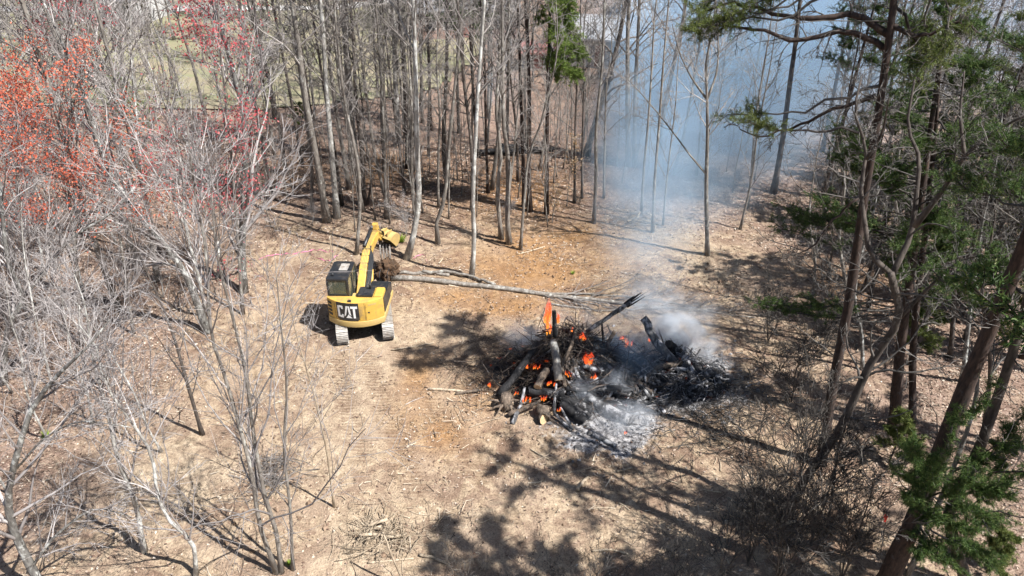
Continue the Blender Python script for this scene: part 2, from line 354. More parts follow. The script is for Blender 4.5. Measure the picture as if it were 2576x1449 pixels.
for k_, (sg, du) in enumerate(((-1, -1), (1, -.5), (1, .5), (-1, 1))):
    V[:, k_, 0] = x+sg*L*ca-du*w*sa; V[:, k_, 1] = y+sg*L*sa+du*w*ca; V[:, k_, 2] = z+sg*L*np.sin(tilt)+du*w*.5
tag(link('twig_litter', mesh_np('twig_litter', V.reshape(-1, 3), [np.arange(4*n).reshape(n, 4)], False), M['chips']), label='pale splinters and broken twigs strewn over the bare soil', kind='stuff', cat='twigs')
# clods of churned soil (uncountable)
def dens_clod(x, y): return np.where(inview(x, y), np.clip(.15+.9*wob(x*.7+1, y*.7+4), 0, 1)*(1-zone_ash(x, y)), 0)
x, y = scatter(7000, dens_clod, (-9, 12), (13, 38), rng); n = len(x); s = np.exp(rng.normal(-3.3, .5, n)).clip(.015, .14); oc = np.array([[1, 0, 0], [-1, 0, 0], [0, 1, 0], [0, -1, 0], [0, 0, .8], [0, 0, -.8]], float)
V = np.stack([x, y, hgt(x, y)+s*.3+.01], -1)[:, None]+s[:, None, None]*(oc[None]+rng.normal(0, .25, (n, 6, 3)))
F = np.array([[0, 2, 4], [2, 1, 4], [1, 3, 4], [3, 0, 4], [2, 0, 5], [1, 2, 5], [3, 1, 5], [0, 3, 5]])
M['clod'] = leafmat('clod', [(0, (.13, .085, .055)), (.5, (.26, .18, .125)), (1, (.42, .32, .235))], .95)
tag(link('soil_clods', mesh_np('soil_clods', V.reshape(-1, 3), [(F[None]+(np.arange(n)*6)[:, None, None]).reshape(-1, 3)], False), M['clod']), label='crumbled clods of churned tan soil', cat='clods', kind='stuff')
# ------------------------------------------------------------------ tree building
def unit(v): v = np.asarray(v, float); return v/(np.linalg.norm(v)+1e-9)
def wander(rng, p, d, L, n, w, up=0.0):
    P = [np.asarray(p, float)]; d = unit(d); st = L/n
    J = rng.standard_normal((n, 3))*w
    for q in range(n):
        d = d+J[q]; d[2] += up; d = d/math.sqrt(d[0]*d[0]+d[1]*d[1]+d[2]*d[2]); P.append(P[-1]+d*st)
    return np.array(P)
def smooth(P, n):
    P = np.asarray(P, float); d = np.concatenate([[0], np.cumsum(np.linalg.norm(np.diff(P, axis=0), axis=1))]); t = np.linspace(0, d[-1], n)
    m = np.gradient(P, d, axis=0) if len(P) > 2 else np.repeat((P[1:]-P[:1])/d[-1], 2, 0)
    i = np.clip(np.searchsorted(d, t, side='right')-1, 0, len(P)-2); h = (d[i+1]-d[i])[:, None]; s = ((t-d[i])[:, None])/h
    return (2*s**3-3*s**2+1)*P[i]+(s**3-2*s**2+s)*h*m[i]+(-2*s**3+3*s**2)*P[i+1]+(s**3-s**2)*h*m[i+1]
# one level of branching: n per metre-free count, t0 first position, lf length factor, ang, wander, up, seg, sides, rr radius ratio
def LV(n, t0, lf, ang, w, up, seg, k, rr, fall=0.5, t1=1.0): return dict(n=n, t0=t0, lf=lf, ang=ang, w=w, up=up, seg=seg, k=k, rr=rr, fall=fall, t1=t1)
def nrm(a): return a/(np.sqrt((a*a).sum(-1))[..., None]+1e-9)
def batch_wander(rng, p, d, L, n, w, up):
    m = len(p); B = np.empty((m, n+1, 3)); B[:, 0] = p; d = nrm(d); st = (L/n)[:, None]
    for q in range(n):
        d = d+rng.standard_normal((m, 3))*w; d[:, 2] += up; d = nrm(d); B[:, q+1] = B[:, q]+d*st
    return B
def batch_tubes(T, B, R, k):
    m, n, _ = B.shape; Tg = nrm(np.gradient(B, axis=1)); mz = np.abs(Tg[:, :, 2].mean(1)) > .8
    ref = np.where(mz[:, None], np.array([[1., 0, 0]]), np.array([[0, 0, 1.]]))[:, None, :]; U = nrm(np.cross(Tg, ref)); W = np.cross(Tg, U); a = np.arange(k)*2*np.pi/k
    ring = B[:, :, None, :]+R[:, :, None, None]*(np.cos(a)[None, None, :, None]*U[:, :, None, :]+np.sin(a)[None, None, :, None]*W[:, :, None, :])
    T.V.append(ring.reshape(-1, 3)); i = np.arange(n-1)[:, None]*k+np.arange(k)[None, :]; j = np.arange(n-1)[:, None]*k+(np.arange(k)[None, :]+1) % k
    F = np.stack([i, i+k, j+k, j], -1).reshape(-1, 4); T.Q.append((F[None]+(np.arange(m)*n*k)[:, None, None]).reshape(-1, 4)+T.n); T.n += m*n*k
def sprout(T, tips, rng, P, R, plen, specs, lv, rmin):
    P = np.asarray(P)[None]; R = np.asarray(R)[None]; L = np.array([plen])
    for lv, sp in enumerate(specs):
        cnt = np.maximum(1, rng.poisson(sp['n'], len(P)) if lv else np.full(len(P), sp['n'])); idx = np.repeat(np.arange(len(P)), cnt); m = len(idx); S = P.shape[1]-1
        q = np.arange(m)-np.repeat(np.cumsum(cnt)-cnt, cnt)
        t = sp['t0']+(sp['t1']-sp['t0'])*rng.random(m); f = t*S; i0 = np.minimum(f.astype(int), S-1); fr = (f-i0)[:, None]
        p = P[idx, i0]*(1-fr)+P[idx, i0+1]*fr; r = R[idx, i0]*(1-fr[:, 0])+R[idx, i0+1]*fr[:, 0]; tg = nrm(P[idx, i0+1]-P[idx, i0])
        u = nrm(np.cross(tg, np.array([.31, .87, .39]))); v = np.cross(tg, u); az = rng.uniform(0, 6.28, len(P))[idx]+q*2.399+rng.normal(0, .4, m); an = sp['ang']*rng.uniform(.7, 1.25, m)
        d = tg*np.cos(an)[:, None]+(u*np.cos(az)[:, None]+v*np.sin(az)[:, None])*np.sin(an)[:, None]
        Lc = L[idx]*sp['lf']*(1-sp['fall']*((t-sp['t0'])/(1.0001-sp['t0'])))*rng.uniform(.55, 1.25, m)
        B = batch_wander(rng, p, d, Lc, sp['seg'], sp['w'], sp['up']); r0 = np.maximum(r*sp['rr'], rmin*1.3); r1 = np.maximum(rmin*.55, r0*.22)
        RR = r0[:, None]+(r1-r0)[:, None]*np.linspace(0, 1, sp['seg']+1)[None]; batch_tubes(T, B, RR, sp['k']); tips.extend(B[:, -1]); P, R, L = B, RR, Lc
TALL = [LV(20, .42, .24, .75, .13, .05, 6, 3, .42, .45), LV(6, .2, .42, .75, .16, .02, 5, 3, .5), LV(5, .15, .5, .7, .2, .01, 2, 3, .6)]
TALL_DENSE = [LV(30, .30, .26, .8, .13, .04, 6, 3, .42, .45), LV(6, .2, .45, .75, .16, .02, 4, 3, .5), LV(5, .15, .5, .7, .2, .01, 2, 3, .6)]
TALL_LITE = [LV(16, .42, .22, .75, .13, .05, 6, 4, .42, .45), LV(5, .2, .42, .75, .16, .02, 4, 3, .5), LV(4, .15, .5, .7, .2, .01, 2, 3, .6)]
SAPL = [LV(16, .18, .26, .7, .10, .05, 5, 3, .45, .55), LV(5, .2, .45, .7, .14, .03, 4, 3, .55), LV(3, .2, .5, .65, .18, .02, 2, 3, .6)]
MAPLE = [LV(19, .14, .42, .62, .10, .07, 7, 4, .55, .62), LV(7, .15, .48, .62, .11, .05, 4, 3, .52), LV(4, .15, .58, .6, .10, .03, 2, 3, .6)]
OAK = [LV(14, .2, .34, .95, .22, .05, 8, 4, .5, .4), LV(7, .15, .44, .85, .26, .04, 6, 3, .5), LV(6, .15, .5, .8, .28, .03, 4, 3, .55), LV(1, .3, .5, .8, .25, .03, 2, 3, .7)]
SHRUB = [LV(9, .15, .5, .6, .13, .03, 6, 3, .6, .4), LV(6, .15, .45, .7, .16, .02, 4, 3, .6), LV(4, .2, .5, .7, .18, .0, 3, 3, .7)]
def blossoms(rng, tips, per, size, spread):
    tips = np.asarray(tips); m = len(tips)
    c = np.repeat(tips, per, 0)+rng.normal(0, spread, (m*per, 3)); n = len(c)
    a = rng.standard_normal((n, 3)); a /= np.linalg.norm(a, axis=1)[:, None]; b_ = np.cross(a, rng.standard_normal((n, 3))); b_ /= np.linalg.norm(b_, axis=1)[:, None]
    s = (size*rng.uniform(.6, 1.4, n))[:, None]
    V = np.stack([c-a*s, c-b_*s*.6, c+a*s, c+b_*s*.6], 1).reshape(-1, 3)
    return mesh_np('blossom', V, [np.arange(4*n).reshape(n, 4)], False)
def make_tree(name, seed, P, r0, specs, mbark, mtwig, loc=(0, 0, 0), rtop=0.12, limbs=(), k=8, rmin=0.006, nseg=16, blossom=None, gnarl=0.0, flare=True, **tags):
    """P: trunk polyline relative to the base"""
    rng = np.random.default_rng(seed)
    P = smooth(P, nseg); 
    if gnarl: P[1:-1] += rng.normal(0, gnarl, (nseg-2, 3))*np.array([1, 1, .2])
    t = np.linspace(0, 1, nseg); R = r0*((1-t)**0.8*(1-rtop)+rtop)
    if flare: R[0] *= 1.45; P[0] = P[0]-np.array([0, 0, .12])
    root = empty(name, loc); tag(root, **tags)
    T = Tubes(); T.tube(P, R, k, jitter=0.05, rng=rng); Cw = Tubes(); tips = []
    plen = float(np.linalg.norm(np.diff(P, axis=0), axis=1).sum())
    sprout(Cw, tips, rng, P, R, plen, specs, 0, rmin)
    for (LP, lr) in limbs:
        Q = smooth(LP, 12); RR = np.linspace(lr, lr*.3, 12); T.tube(Q, RR, max(5, k-2), jitter=0.04, rng=rng)
        sprout(Cw, tips, rng, Q, RR, float(np.linalg.norm(np.diff(Q, axis=0), axis=1).sum())*1.25, specs, 0, rmin)
    link('trunk', T.mesh('trunk'), mbark, root); link('crown', Cw.mesh('crown'), mtwig, root)
    if blossom:
        mat, frac, per, size, spread = blossom[:5]
        tp = np.array(tips); tp = tp[tp[:, 2] > (blossom[5] if len(blossom) > 5 else 0)]; tp = tp[rng.random(len(tp)) < frac]
        link('blossom', blossoms(rng, tp, per, size, spread), mat, root)
    return root
def vpath(pts, H, Yb=None, drift=0.0, seed=0):
    """base and polyline through the listed spots of the photo, standing at the base's own distance; then on up to height H"""
    base = gp(*pts[0]) if Yb is None else pxy(*pts[0], Yb); rng = np.random.default_rng(seed)
    P = [base]
    for q, p in enumerate(pts[1:]): P.append(pxy(p[0], p[1], base[1]+drift*(q+1)+rng.normal(0, .12)))
    P = np.array(P)
    top = P[-1]; d = unit(P[-1]-P[-2]); d = unit(d*0.4+np.array([0, 0, 1.0]))
    need = (base[2]+H-top[2])
    if need > .5: P = np.vstack([P, top+d*need*0.5+rng.normal(0, .15, 3)*np.array([1, 1, 0]), top+d*need])
    return base, P-base
def rad(base, wpx): return wpx/2/FPX*(base[1]*CP+(CAM_H-base[2])*SP)
def key(pts, w, H, specs, bk, tw, label, seed, name='bare_tree', cat='tree', limbs=(), **kw):
    base, P = vpath(pts, H, seed=seed)
    if seed in NICK: MARKS.append((base[0], base[1], NICK[seed]))
    LB = []
    for (lp, lw) in limbs:
        dz = kw.get('limb_dy', 0.3); LB.append((np.array([pxy(p[0], p[1], base[1]+dz*(j)*(-1 if len(LB) % 2 else 1)) for j, p in enumerate(lp)])-base, rad(base, lw)))
    kw.pop('limb_dy', None)
    return make_tree(name, seed, P, rad(base, w), specs, M[bk], M[tw], loc=base, limbs=LB, label=label, cat=cat, **kw)

NICK = {101: 'thick leaning trunk', 102: 'straight pale trunk', 103: 'slim curving tree', 104: 'dark upright trunk', 106: 'slim straight grey tree', 107: 'gently leaning grey tree', 108: 'stout old trunk', 109: 'bent footed pale tree', 110: 'brown straight trunk', 112: 'flared light grey trunk', 113: 'snaking grey stem', 114: 'dark trunk behind the snaking stem', 115: 'slender pale tree', 117: 'thin reddish trunk', 118: 'wavy grey stem', 119: 'low split grey tree', 120: 'stem leaning to the pine', 121: 'dark red brown pair', 124: 'thin dark pole tree', 125: 'slim tree at the smoke edge', 126: 'thick dark leaning trunk', 127: 'smoke veiled twin trunks', 130: 'small brush heap', 132: 'lone fan forked tree', 133: 'blue hazed leaning trunk', 136: 'broad hazy trunk', 201: 'stout lichen trunk', 202: 'far leaning pale trunk', 203: 'wound pair of stems', 206: 'thin tan sapling', 207: 'pale tree on the sand', 208: 'pale zigzag stem', 209: 'white barked near tree', 210: 'dark slanting stem', 211: 'wide forked pale tree', 212: 'black and white forked tree', 221: 'crimson maple', 222: 'large coral maple', 223: 'small coral maple', 224: 'outer coral maple', 225: 'sparse red maple'}
MARKS = []
# the trees round the far edge of the clearing, one by one
G, D, PA, PI_ = 'bark_grey', 'bark_dark', 'bark_pale', 'bark_pine'
TW, TD = 'twig', 'twig_dark'
key([(822, 558), (800, 420), (775, 288), (748, 100), (734, 0)], 18, 21, TALL, G, TW, 'thick grey trunk leaning over, nearer of the leaning pair behind the excavator cab', 101)
key([(848, 548), (843, 490), (822, 237), (805, 0)], 15, 22, TALL, PA, TW, 'straight pale grey trunk close beside the thick leaning trunk behind the cab', 102)
key([(896, 640), (905, 506), (890, 359), (876, 304), (850, 120)], 9.5, 17, TALL_LITE, G, TW, 'slim curving grey tree rising right behind the excavator boom', 103)
key([(915, 517), (911, 403), (897, 270), (885, 60)], 11, 19, TALL_LITE, D, TD, 'dark upright trunk touching a thin forked dark stem beyond the boom', 104)
key([(923, 517), (934, 441), (926, 403), (915, 300)], 6, 12, SAPL, D, TD, 'thin dark crooked stem at the foot of a dark upright trunk', 105)
key([(971, 550), (968, 420), (965, 330), (954, 135), (944, 0)], 9, 19, TALL_LITE, G, TW, 'slim straight grey tree behind the raised bucket', 106)
key([(879, 476), (864, 389), (829, 152), (818, 0)], 11, 20, TALL_LITE, G, TW, 'grey tree leaning gently between dark trunks beyond the boom', 107)
key([(890, 400), (883, 305), (866, 34), (862, -60)], 20, 24, TALL_LITE, G, TW, 'stout old trunk standing before the far lawn', 108)
key([(1022, 651), (1043, 579), (1052, 520), (1049, 372), (1044, 150), (1039, 0)], 15, 21, TALL, PA, TW, 'pale trunk with a bent foot next to the raised bucket', 109)
key([(1027, 423), (1015, 169), (1002, 0)], 13, 21, TALL_LITE, PI_, TD, 'brown straight trunk beyond the bent pale tree', 110)
key([(1042, 365), (1029, 101), (1022, -40)], 9, 19, TALL_LITE, D, TD, 'thin dark trunk half hidden behind a pale trunk', 111)
key([(1002, 345), (992, 152), (988, 0)], 14, 19, TALL_LITE, PA, TW, 'light grey trunk flared at its foot by the far lawn', 112)
key([(1101, 614), (1096, 573), (1116, 506), (1128, 374), (1140, 254), (1157, 85), (1166, 0)], 10, 18, TALL, G, TW, 'snaking grey stem with an S bend near its foot', 113)
key([(1128, 476), (1118, 420), (1116, 330), (1122, 200)], 12, 17, TALL_LITE, D, TD, 'dark trunk behind the snaking grey stem', 114)
key([(1185, 698), (1192, 623), (1189, 506), (1197, 330), (1208, 135), (1218, 0)], 12, 20, TALL, PA, TW, 'slender pale tree standing against the felled trunks', 115)
key([(1186, 500), (1188, 203), (1190, 60)], 6, 16, TALL_LITE, G, TW, 'thin straight pole tree behind the slender pale tree', 116)
key([(1227, 485), (1222, 330), (1218, 140)], 8, 17, TALL_LITE, PI_, TD, 'thin reddish brown trunk between grey stems', 117)
key([(1261, 600), (1251, 476), (1260, 389), (1249, 305), (1256, 135), (1262, 0)], 11, 18, TALL, G, TW, 'wavy grey stem, one of two rising where the felled trunk crosses', 118)
key([(1280, 613), (1275, 512), (1281, 428), (1268, 330), (1264, 200)], 13, 17, TALL, G, TW, 'grey tree split low into several stems near the felled trunk', 119, limbs=[([(1276, 512), (1287, 430), (1300, 300), (1312, 150)], 7)])
key([(1309, 628), (1319, 493), (1333, 379), (1353, 330), (1375, 250)], 8, 13, TALL_LITE, G, TW, 'slim stem leaning towards the green pine', 120)
key([(1332, 532), (1330, 444), (1331, 305), (1327, 101), (1321, 0)], 12, 21, TALL_LITE, PI_, TD, 'dark red brown trunk, thicker of a close pair', 121)
key([(1318, 520), (1316, 406), (1310, 250), (1304, 68), (1300, -20)], 10, 20, TALL_LITE, PI_, TD, 'dark red brown trunk, slimmer of a close pair', 122)
key([(1463, 499), (1465, 330), (1468, 220)], 6, 13, TALL_LITE, D, TD, 'thin dark pole tree beside the hanging tan leaves', 124)
key([(1493, 561), (1499, 428), (1498, 338), (1514, 169), (1520, 0)], 9, 18, TALL, G, TW, 'slim grey tree standing alone at the edge of the smoke', 125)
key([(1473, 392), (1503, 288), (1534, 186), (1560, 80)], 16, 17, OAK[:3], D, TW, 'thick dark trunk leaning over at the smoke edge', 126)
key([(1580, 420), (1578, 210), (1580, 40)], 14, 18, TALL_LITE, G, TW, 'thick grey trunk, one of twins veiled in blue smoke', 127)
key([(1595, 420), (1598, 217), (1606, 60)], 12, 17, TALL_LITE, G, TW, 'slightly thinner trunk, other twin veiled in blue smoke', 128)
key([(1613, 541), (1620, 411), (1628, 330), (1639, 169), (1646, 40)], 7, 17, TALL_LITE, G, TW, 'slim tree above the small brush heap, farther of three', 129)
key([(1641, 584), (1647, 444), (1656, 330), (1673, 101), (1682, 0)], 8, 17, TALL_LITE, G, TW, 'slim tree rising straight out of the small brush heap', 130)
key([(1667, 569), (1675, 470), (1685, 379), (1700, 250)], 5, 12, SAPL, G, TW, 'thin whip of a tree just beside the small brush heap', 131)
key([(1779, 641), (1776, 470), (1779, 330), (1778, 244), (1776, 150)], 12, 14, TALL, G, TW, 'lone grey tree forking into a fan inside the smoke', 132, limbs=[([(1777, 440), (1735, 390), (1690, 330), (1625, 250), (1570, 190)], 5), ([(1778, 250), (1745, 205), (1712, 140), (1690, 60)], 6), ([(1778, 250), (1800, 190), (1806, 90), (1800, 0)], 6)])
key([(1654, 423), (1666, 305), (1700, 135), (1720, 40)], 13, 18, TALL_LITE, G, TW, 'blue hazed trunk leaning into the thickest smoke', 133)
key([(1861, 577), (1890, 450), (1905, 330)], 6, 13, SAPL, G, TW, 'thin leaning tree at the edge of the pine boughs', 134)
key([(1880, 525), (1890, 434), (1900, 300)], 7, 14, TALL_LITE, G, TW, 'slim hazy tree behind the thin leaning one', 135)
key([(1945, 486), (1971, 330), (1985, 220), (2001, 101), (2012, 0)], 15, 20, TALL_LITE, D, TD, 'broad hazy blue grey trunk behind the drooping pine twigs', 136)
# trees on the cab side of the clearing
MV = 'twig_mauve'
key([(612, 735), (609, 600), (616, 440), (612, 288), (575, 135), (540, 20)], 19, 18, MAPLE, 'bark_lichen', MV, 'stout lichen spotted trunk, dark on one side, standing by the track', 201, name='lichen_tree', limbs=[([(612, 300), (660, 150), (715, 110)], 5)])
key([(520, 835), (490, 745), (457, 674), (400, 600), (355, 549), (311, 491), (270, 420)], 19, 14, MAPLE, 'bark_lichen', MV, 'thick pale trunk leaning far over away from the excavator', 202, name='leaning_tree', limbs=[([(457, 674), (420, 664), (360, 665), (310, 660)], 7)])
key([(696, 1440), (655, 1327), (630, 1177), (600, 1064), (564, 943), (528, 826), (520, 640), (487, 471), (470, 300)], 12, 13, MAPLE, G, MV, 'tall grey stem wound together with its neighbour at the foot', 203)
key([(707, 1440), (695, 1340), (668, 1254), (637, 1089), (619, 943), (575, 759), (545, 640), (530, 420)], 12, 12.5, MAPLE, G, MV, 'tall grey stem with vines in its fork, twin of a wound pair', 204)
key([(736, 1432), (729, 1272), (714, 1126), (721, 980), (705, 800), (690, 640)], 9, 10.5, SAPL, G, MV, 'straight slim grey tree beside the wound pair', 205)
key([(840, 1276), (820, 1126), (791, 998), (735, 800), (712, 650), (690, 540)], 5.5, 10.5, SAPL, 'stick', MV, 'thin tan stemmed sapling casting a clear shadow line', 206, name='sapling', cat='sapling')
key([(363, 1388), (337, 1254), (293, 1144), (271, 1035), (240, 930), (215, 780)], 13, 10, MAPLE, PA, MV, 'pale grey tree on the sandy patch with a straight shadow', 207)
key([(491, 1446), (483, 1364), (421, 1302), (399, 1254), (381, 1144), (319, 1046), (264, 965), (225, 840)], 11, 9.5, MAPLE, PA, MV, 'pale zigzag stem bending twice above the sandy patch', 208)
key([(120, 1500), (80, 1430), (25, 1300), (48, 1126), (81, 1027), (146, 943), (237, 853), (277, 803)], 22, 10, MAPLE, 'bark_lichen', MV, 'white barked near tree with heavy crooked limbs', 209, name='white_barked_tree', limbs=[([(70, 1440), (160, 1330), (240, 1280), (330, 1300)], 10), ([(40, 1180), (130, 1090), (210, 1060), (330, 1075)], 6)])
key([(509, 1093), (470, 961), (433, 836), (399, 748), (355, 654), (320, 540)], 10, 9, SAPL, D, TD, 'dark slanting stem among pale twigs', 210)
key([(7, 965), (34, 793), (61, 748), (30, 691), (7, 556), (-10, 420)], 16, 11, MAPLE, 'bark_lichen', MV, 'pale tree forking wide into two big limbs', 211, name='forked_tree', limbs=[([(61, 748), (118, 674), (180, 600), (288, 529), (340, 470)], 10)])
key([(335, 480), (298, 338), (284, 271), (250, 159), (230, 91), (203, 0)], 14, 18, MAPLE, D, MV, 'black and white forked tree above the yellow green bush', 212, name='forked_tree', limbs=[([(240, 130), (262, 60), (270, -10), (262, -90)], 8), ([(252, 165), (310, 90), (350, 40)], 5)])
# blossoming maples
key([(610, 790), (595, 560), (575, 320), (555, 130), (548, 20)], 9, 15.5, MAPLE, G, MV, 'maple covered in crimson blossom behind the stout lichen trunk', 221, name='red_maple', blossom=(M['blossom_red'], .95, 9, .05, .24))
key([(205, 870), (190, 640), (168, 430), (152, 240)], 10, 12.0, MAPLE, G, MV, 'maple thick with coral red blossom beside the yellow green bush', 222, name='coral_maple', blossom=(M['blossom_coral'], .8, 10, .046, .2, 6.8))
key([(335, 840), (308, 640), (280, 470), (262, 340)], 8, 10.2, MAPLE, G, MV, 'small maple with coral blossom spikes in front of the bush', 223, name='coral_maple', blossom=(M['blossom_coral'], .8, 9, .044, .2, 6.0))
key([(80, 890), (62, 650), (42, 430), (30, 260)], 9, 12.0, MAPLE, G, MV, 'maple with coral blossom at the outer rim of the thicket', 224, name='coral_maple', blossom=(M['blossom_coral'], .8, 10, .046, .2, 6.8))
key([(190, 600), (185, 400), (170, 220), (160, 110)], 8, 14, MAPLE, G, MV, 'maple with sparse red blossom behind the coral maple', 225, name='red_maple', blossom=(M['blossom_red'], .8, 9, .05, .18))
# ------------------------------------------------------------------ fill: copies of a few trees, every one its own object
def proto(kind, seed):
    rng = np.random.default_rng(seed)
    def col(H, lean, wig, n=6):
        z = np.linspace(0, H, n); x = lean[0]*z/H+np.cumsum(rng.normal(0, wig, n)); y = lean[1]*z/H+np.cumsum(rng.normal(0, wig, n)); x -= x[0]; y -= y[0]
        return np.stack([x, y, z], -1)
    ln = rng.normal(0, .8, 2)
    if kind == 'tall': return make_tree('bare_tree', seed, col(19, ln, .16), .125, TALL_DENSE, M['bark_grey'], M['twig'], rmin=.012, k=6)
    if kind == 'tall_dark': return make_tree('bare_tree', seed, col(18, ln, .14), .12, TALL_DENSE, M['bark_dark'], M['twig_mid'], rmin=.012, k=6)
    if kind == 'sap': return make_tree('sapling', seed, col(8.5, ln*.5, .12), .04, SAPL, M['bark_grey'], M['twig'], rmin=.006, k=5)
    if kind == 'maple': return make_tree('bare_tree', seed, col(11, ln, .2), .075, MAPLE, M['bark_pale'], M['twig_mauve'], rmin=.0065, k=6)
    if kind == 'far': return make_tree('bare_tree', seed, col(16, ln, .2), .15, [LV(24, .3, .3, .7, .13, .05, 6, 3, .45, .5), LV(7, .15, .45, .7, .16, .03, 4, 3, .5), LV(4, .2, .5, .7, .2, .02, 2, 3, .6)], M['bark_grey'], M['twig'], rmin=.018, k=5)
    if kind == 'far_mauve': return make_tree('bare_tree', seed, col(14, ln, .2), .12, [LV(26, .2, .34, .65, .13, .06, 6, 3, .45, .55), LV(8, .15, .45, .7, .16, .03, 4, 3, .5), LV(4, .2, .5, .7, .2, .02, 2, 3, .6)], M['bark_grey'], M['twig_mauve'], rmin=.018, k=5)
    if kind == 'crooked': return make_tree('bare_tree', seed, col(10.5, ln, .3), .085, [LV(17, .2, .36, .95, .2, .05, 7, 3, .5, .35), LV(7, .15, .46, .85, .24, .04, 5, 3, .5), LV(5, .15, .5, .8, .26, .03, 3, 3, .55)], M['bark_dark'], M['twig_mid'], rmin=.008, k=6)
    if kind == 'shrub': 
        return make_tree('shrub', seed, col(2.6, ln*.3, .12), .016, SHRUB, M['bark_dark'], M['twig_dark'], rmin=.0045, k=4, limbs=[(np.array([(0, 0, 0), (rng.normal(0, .3), rng.normal(0, .3), 1.0), (rng.normal(0, .8), rng.normal(0, .8), 2.2)]), .012) for _ in range(4)])
    if kind == 'pale_shrub':
        return make_tree('shrub', seed, col(3.2, ln*.3, .12), .016, SHRUB, M['bark_pale'], M['twig_mauve'], rmin=.0045, k=4, limbs=[(np.array([(0, 0, 0), (rng.normal(0, .3), rng.normal(0, .3), 1.2), (rng.normal(0, .8), rng.normal(0, .8), 2.6)]), .012) for _ in range(4)])
protos = {k: [proto(k, 900+31*j+sum(map(ord, k))) for j in range(n)] for k, n in (('tall', 4), ('tall_dark', 3), ('sap', 4), ('maple', 4), ('far', 4), ('far_mauve', 3), ('shrub', 3), ('pale_shrub', 2), ('crooked', 3))}
used = {}
def by_mark(loc, head, d=4.5):
    c = sorted(((loc[0]-a)**2+(loc[1]-b_)**2, n) for a, b_, n in MARKS)
    return head+' near the '+c[0][1] if c and c[0][0] < d*d else None
def plant(kind, rng, loc, s, label, group, cat='tree', heads=None):
    if heads: h_ = heads.get(kind, heads['']); label = by_mark(loc, h_) or h_+' '+label
    if kind == 'sap': cat = 'sapling'
    j = int(rng.integers(len(protos[kind]))); pr = protos[kind][j]; loc = (float(loc[0]), float(loc[1]), float(hgt(loc[0], loc[1])))
    rz = float(rng.uniform(0, 6.283))
    if not used.get((kind, j)):
        used[(kind, j)] = 1; pr.location = loc; pr.rotation_euler = (0, 0, rz); pr.scale = (s, s, s); tag(pr, label, cat, group); return pr
    return copy_tree(pr, loc, rz, s, label=label, group=group, category=cat)
rf = np.random.default_rng(77)
HEADS = dict({'': 'bare grey tree', 'sap': 'thin bare sapling', 'tall': 'tall bare grey tree', 'tall_dark': 'tall dark barked bare tree', 'maple': 'slender pale bare tree', 'crooked': 'crooked dark branched bare tree', 'far': 'bare grey tree', 'far_mauve': 'twiggy mauve grey tree', 'shrub': 'dark bare shrub', 'pale_shrub': 'pale twigged bare shrub'})
taken = []
def free(x, y, d):
    if any((x-a)**2+(y-b_)**2 < d*d for a, b_ in taken): return False
    taken.append((x, y)); return True
def fill(n, region, kinds, srange, label, group, cat='tree', d=0.8, reject=None, heads=None):
    c = tries = 0
    while c < n and tries < n*12:
        tries += 1
        if region[0] == 'V': p = gp(rf.uniform(region[1], region[2]), rf.uniform(region[3], region[4]))
        else: p = np.array([rf.uniform(region[1], region[2]), rf.uniform(region[3], region[4]), 0])
        if reject is not None and reject(p): continue
        if not free(p[0], p[1], d): continue
        plant(kinds[int(rf.integers(len(kinds)))], rf, p, float(rf.uniform(*srange)), label, group, cat, heads); c += 1
def rej_lawn(p): return -30 < p[0] < -4 and 64 < p[1] < 100 and rf.random() < .35
fill(26, ('V', 650, 1480, 330, 560), ['tall', 'tall', 'tall_dark'], (.75, 1.1), 'in the woodland beyond the excavator', 'forest trees beyond the excavator', d=1.2, heads=HEADS)
fill(60, ('V', 640, 1480, 360, 590), ['sap'], (.7, 1.35), 'in the woodland beyond the excavator', 'saplings beyond the excavator', 'sapling', d=.6, heads=HEADS)
fill(84, ('W', -72, 10, 52, 100), ['far', 'tall', 'tall_dark', 'far_mauve'], (.75, 1.1), 'in the far woodland around the lawn', 'far trees around the lawn', d=2.0, reject=rej_lawn, heads=HEADS)
fill(40, ('W', 4, 70, 52, 108), ['far', 'far_mauve', 'far_mauve', 'tall'], (.75, 1.1), 'in the far smoky woodland', 'far trees in the smoke', d=2.2, heads=HEADS, reject=lambda p: 7 < p[0] < 27 and 76 < p[1] < 92)
TF = Tubes(); rw_ = np.random.default_rng(19)
for j in range(50):                          # the wood on the far rise reads as one mass
    x_, y_ = rw_.uniform(-95, 95), rw_.uniform(106, 150); h_ = rw_.uniform(13, 20); P_ = np.array([(x_+rw_.normal(0, .3)*q, y_, float(hgt(x_, y_))-.2+h_*q/4) for q in range(5)])
    R_ = np.linspace(.2, .04, 5); TF.tube(P_, R_, 4, cap=False); sprout(TF, [], rw_, P_, R_, h_, [LV(20, .25, .32, .65, .12, .06, 4, 3, .45, .5), LV(4, .15, .5, .7, .16, .03, 2, 3, .5)], 0, .045)
tag(link('far_woods', TF.mesh('far_woods'), M['twig']), label='mass of bare trees on the rise behind the houses', cat='woods', kind='stuff')
fill(16, ('V', 1480, 1900, 380, 500), ['sap', 'sap', 'tall'], (.6, 1.0), 'standing in drifting smoke', 'thin trees in drifting smoke', d=1.0, heads=HEADS)
fill(50, ('V', -260, 570, 270, 800), ['maple', 'maple', 'tall', 'sap'], (.75, 1.2), 'in the crowded pale thicket', 'slender trees of the pale thicket', d=.9, heads=HEADS)
fill(9, ('V', -120, 420, 820, 1250), ['maple'], (.55, .8), 'in the open front of the thicket', 'low trees in front of the thicket', d=1.3, heads=dict(HEADS, maple='low bare tree with pale twigs'))
fill(12, ('V', -150, 640, 400, 900), ['pale_shrub'], (.6, 1.2), 'on the floor of the thicket', 'pale bare shrubs in the thicket', 'shrub', d=.8, heads=HEADS)
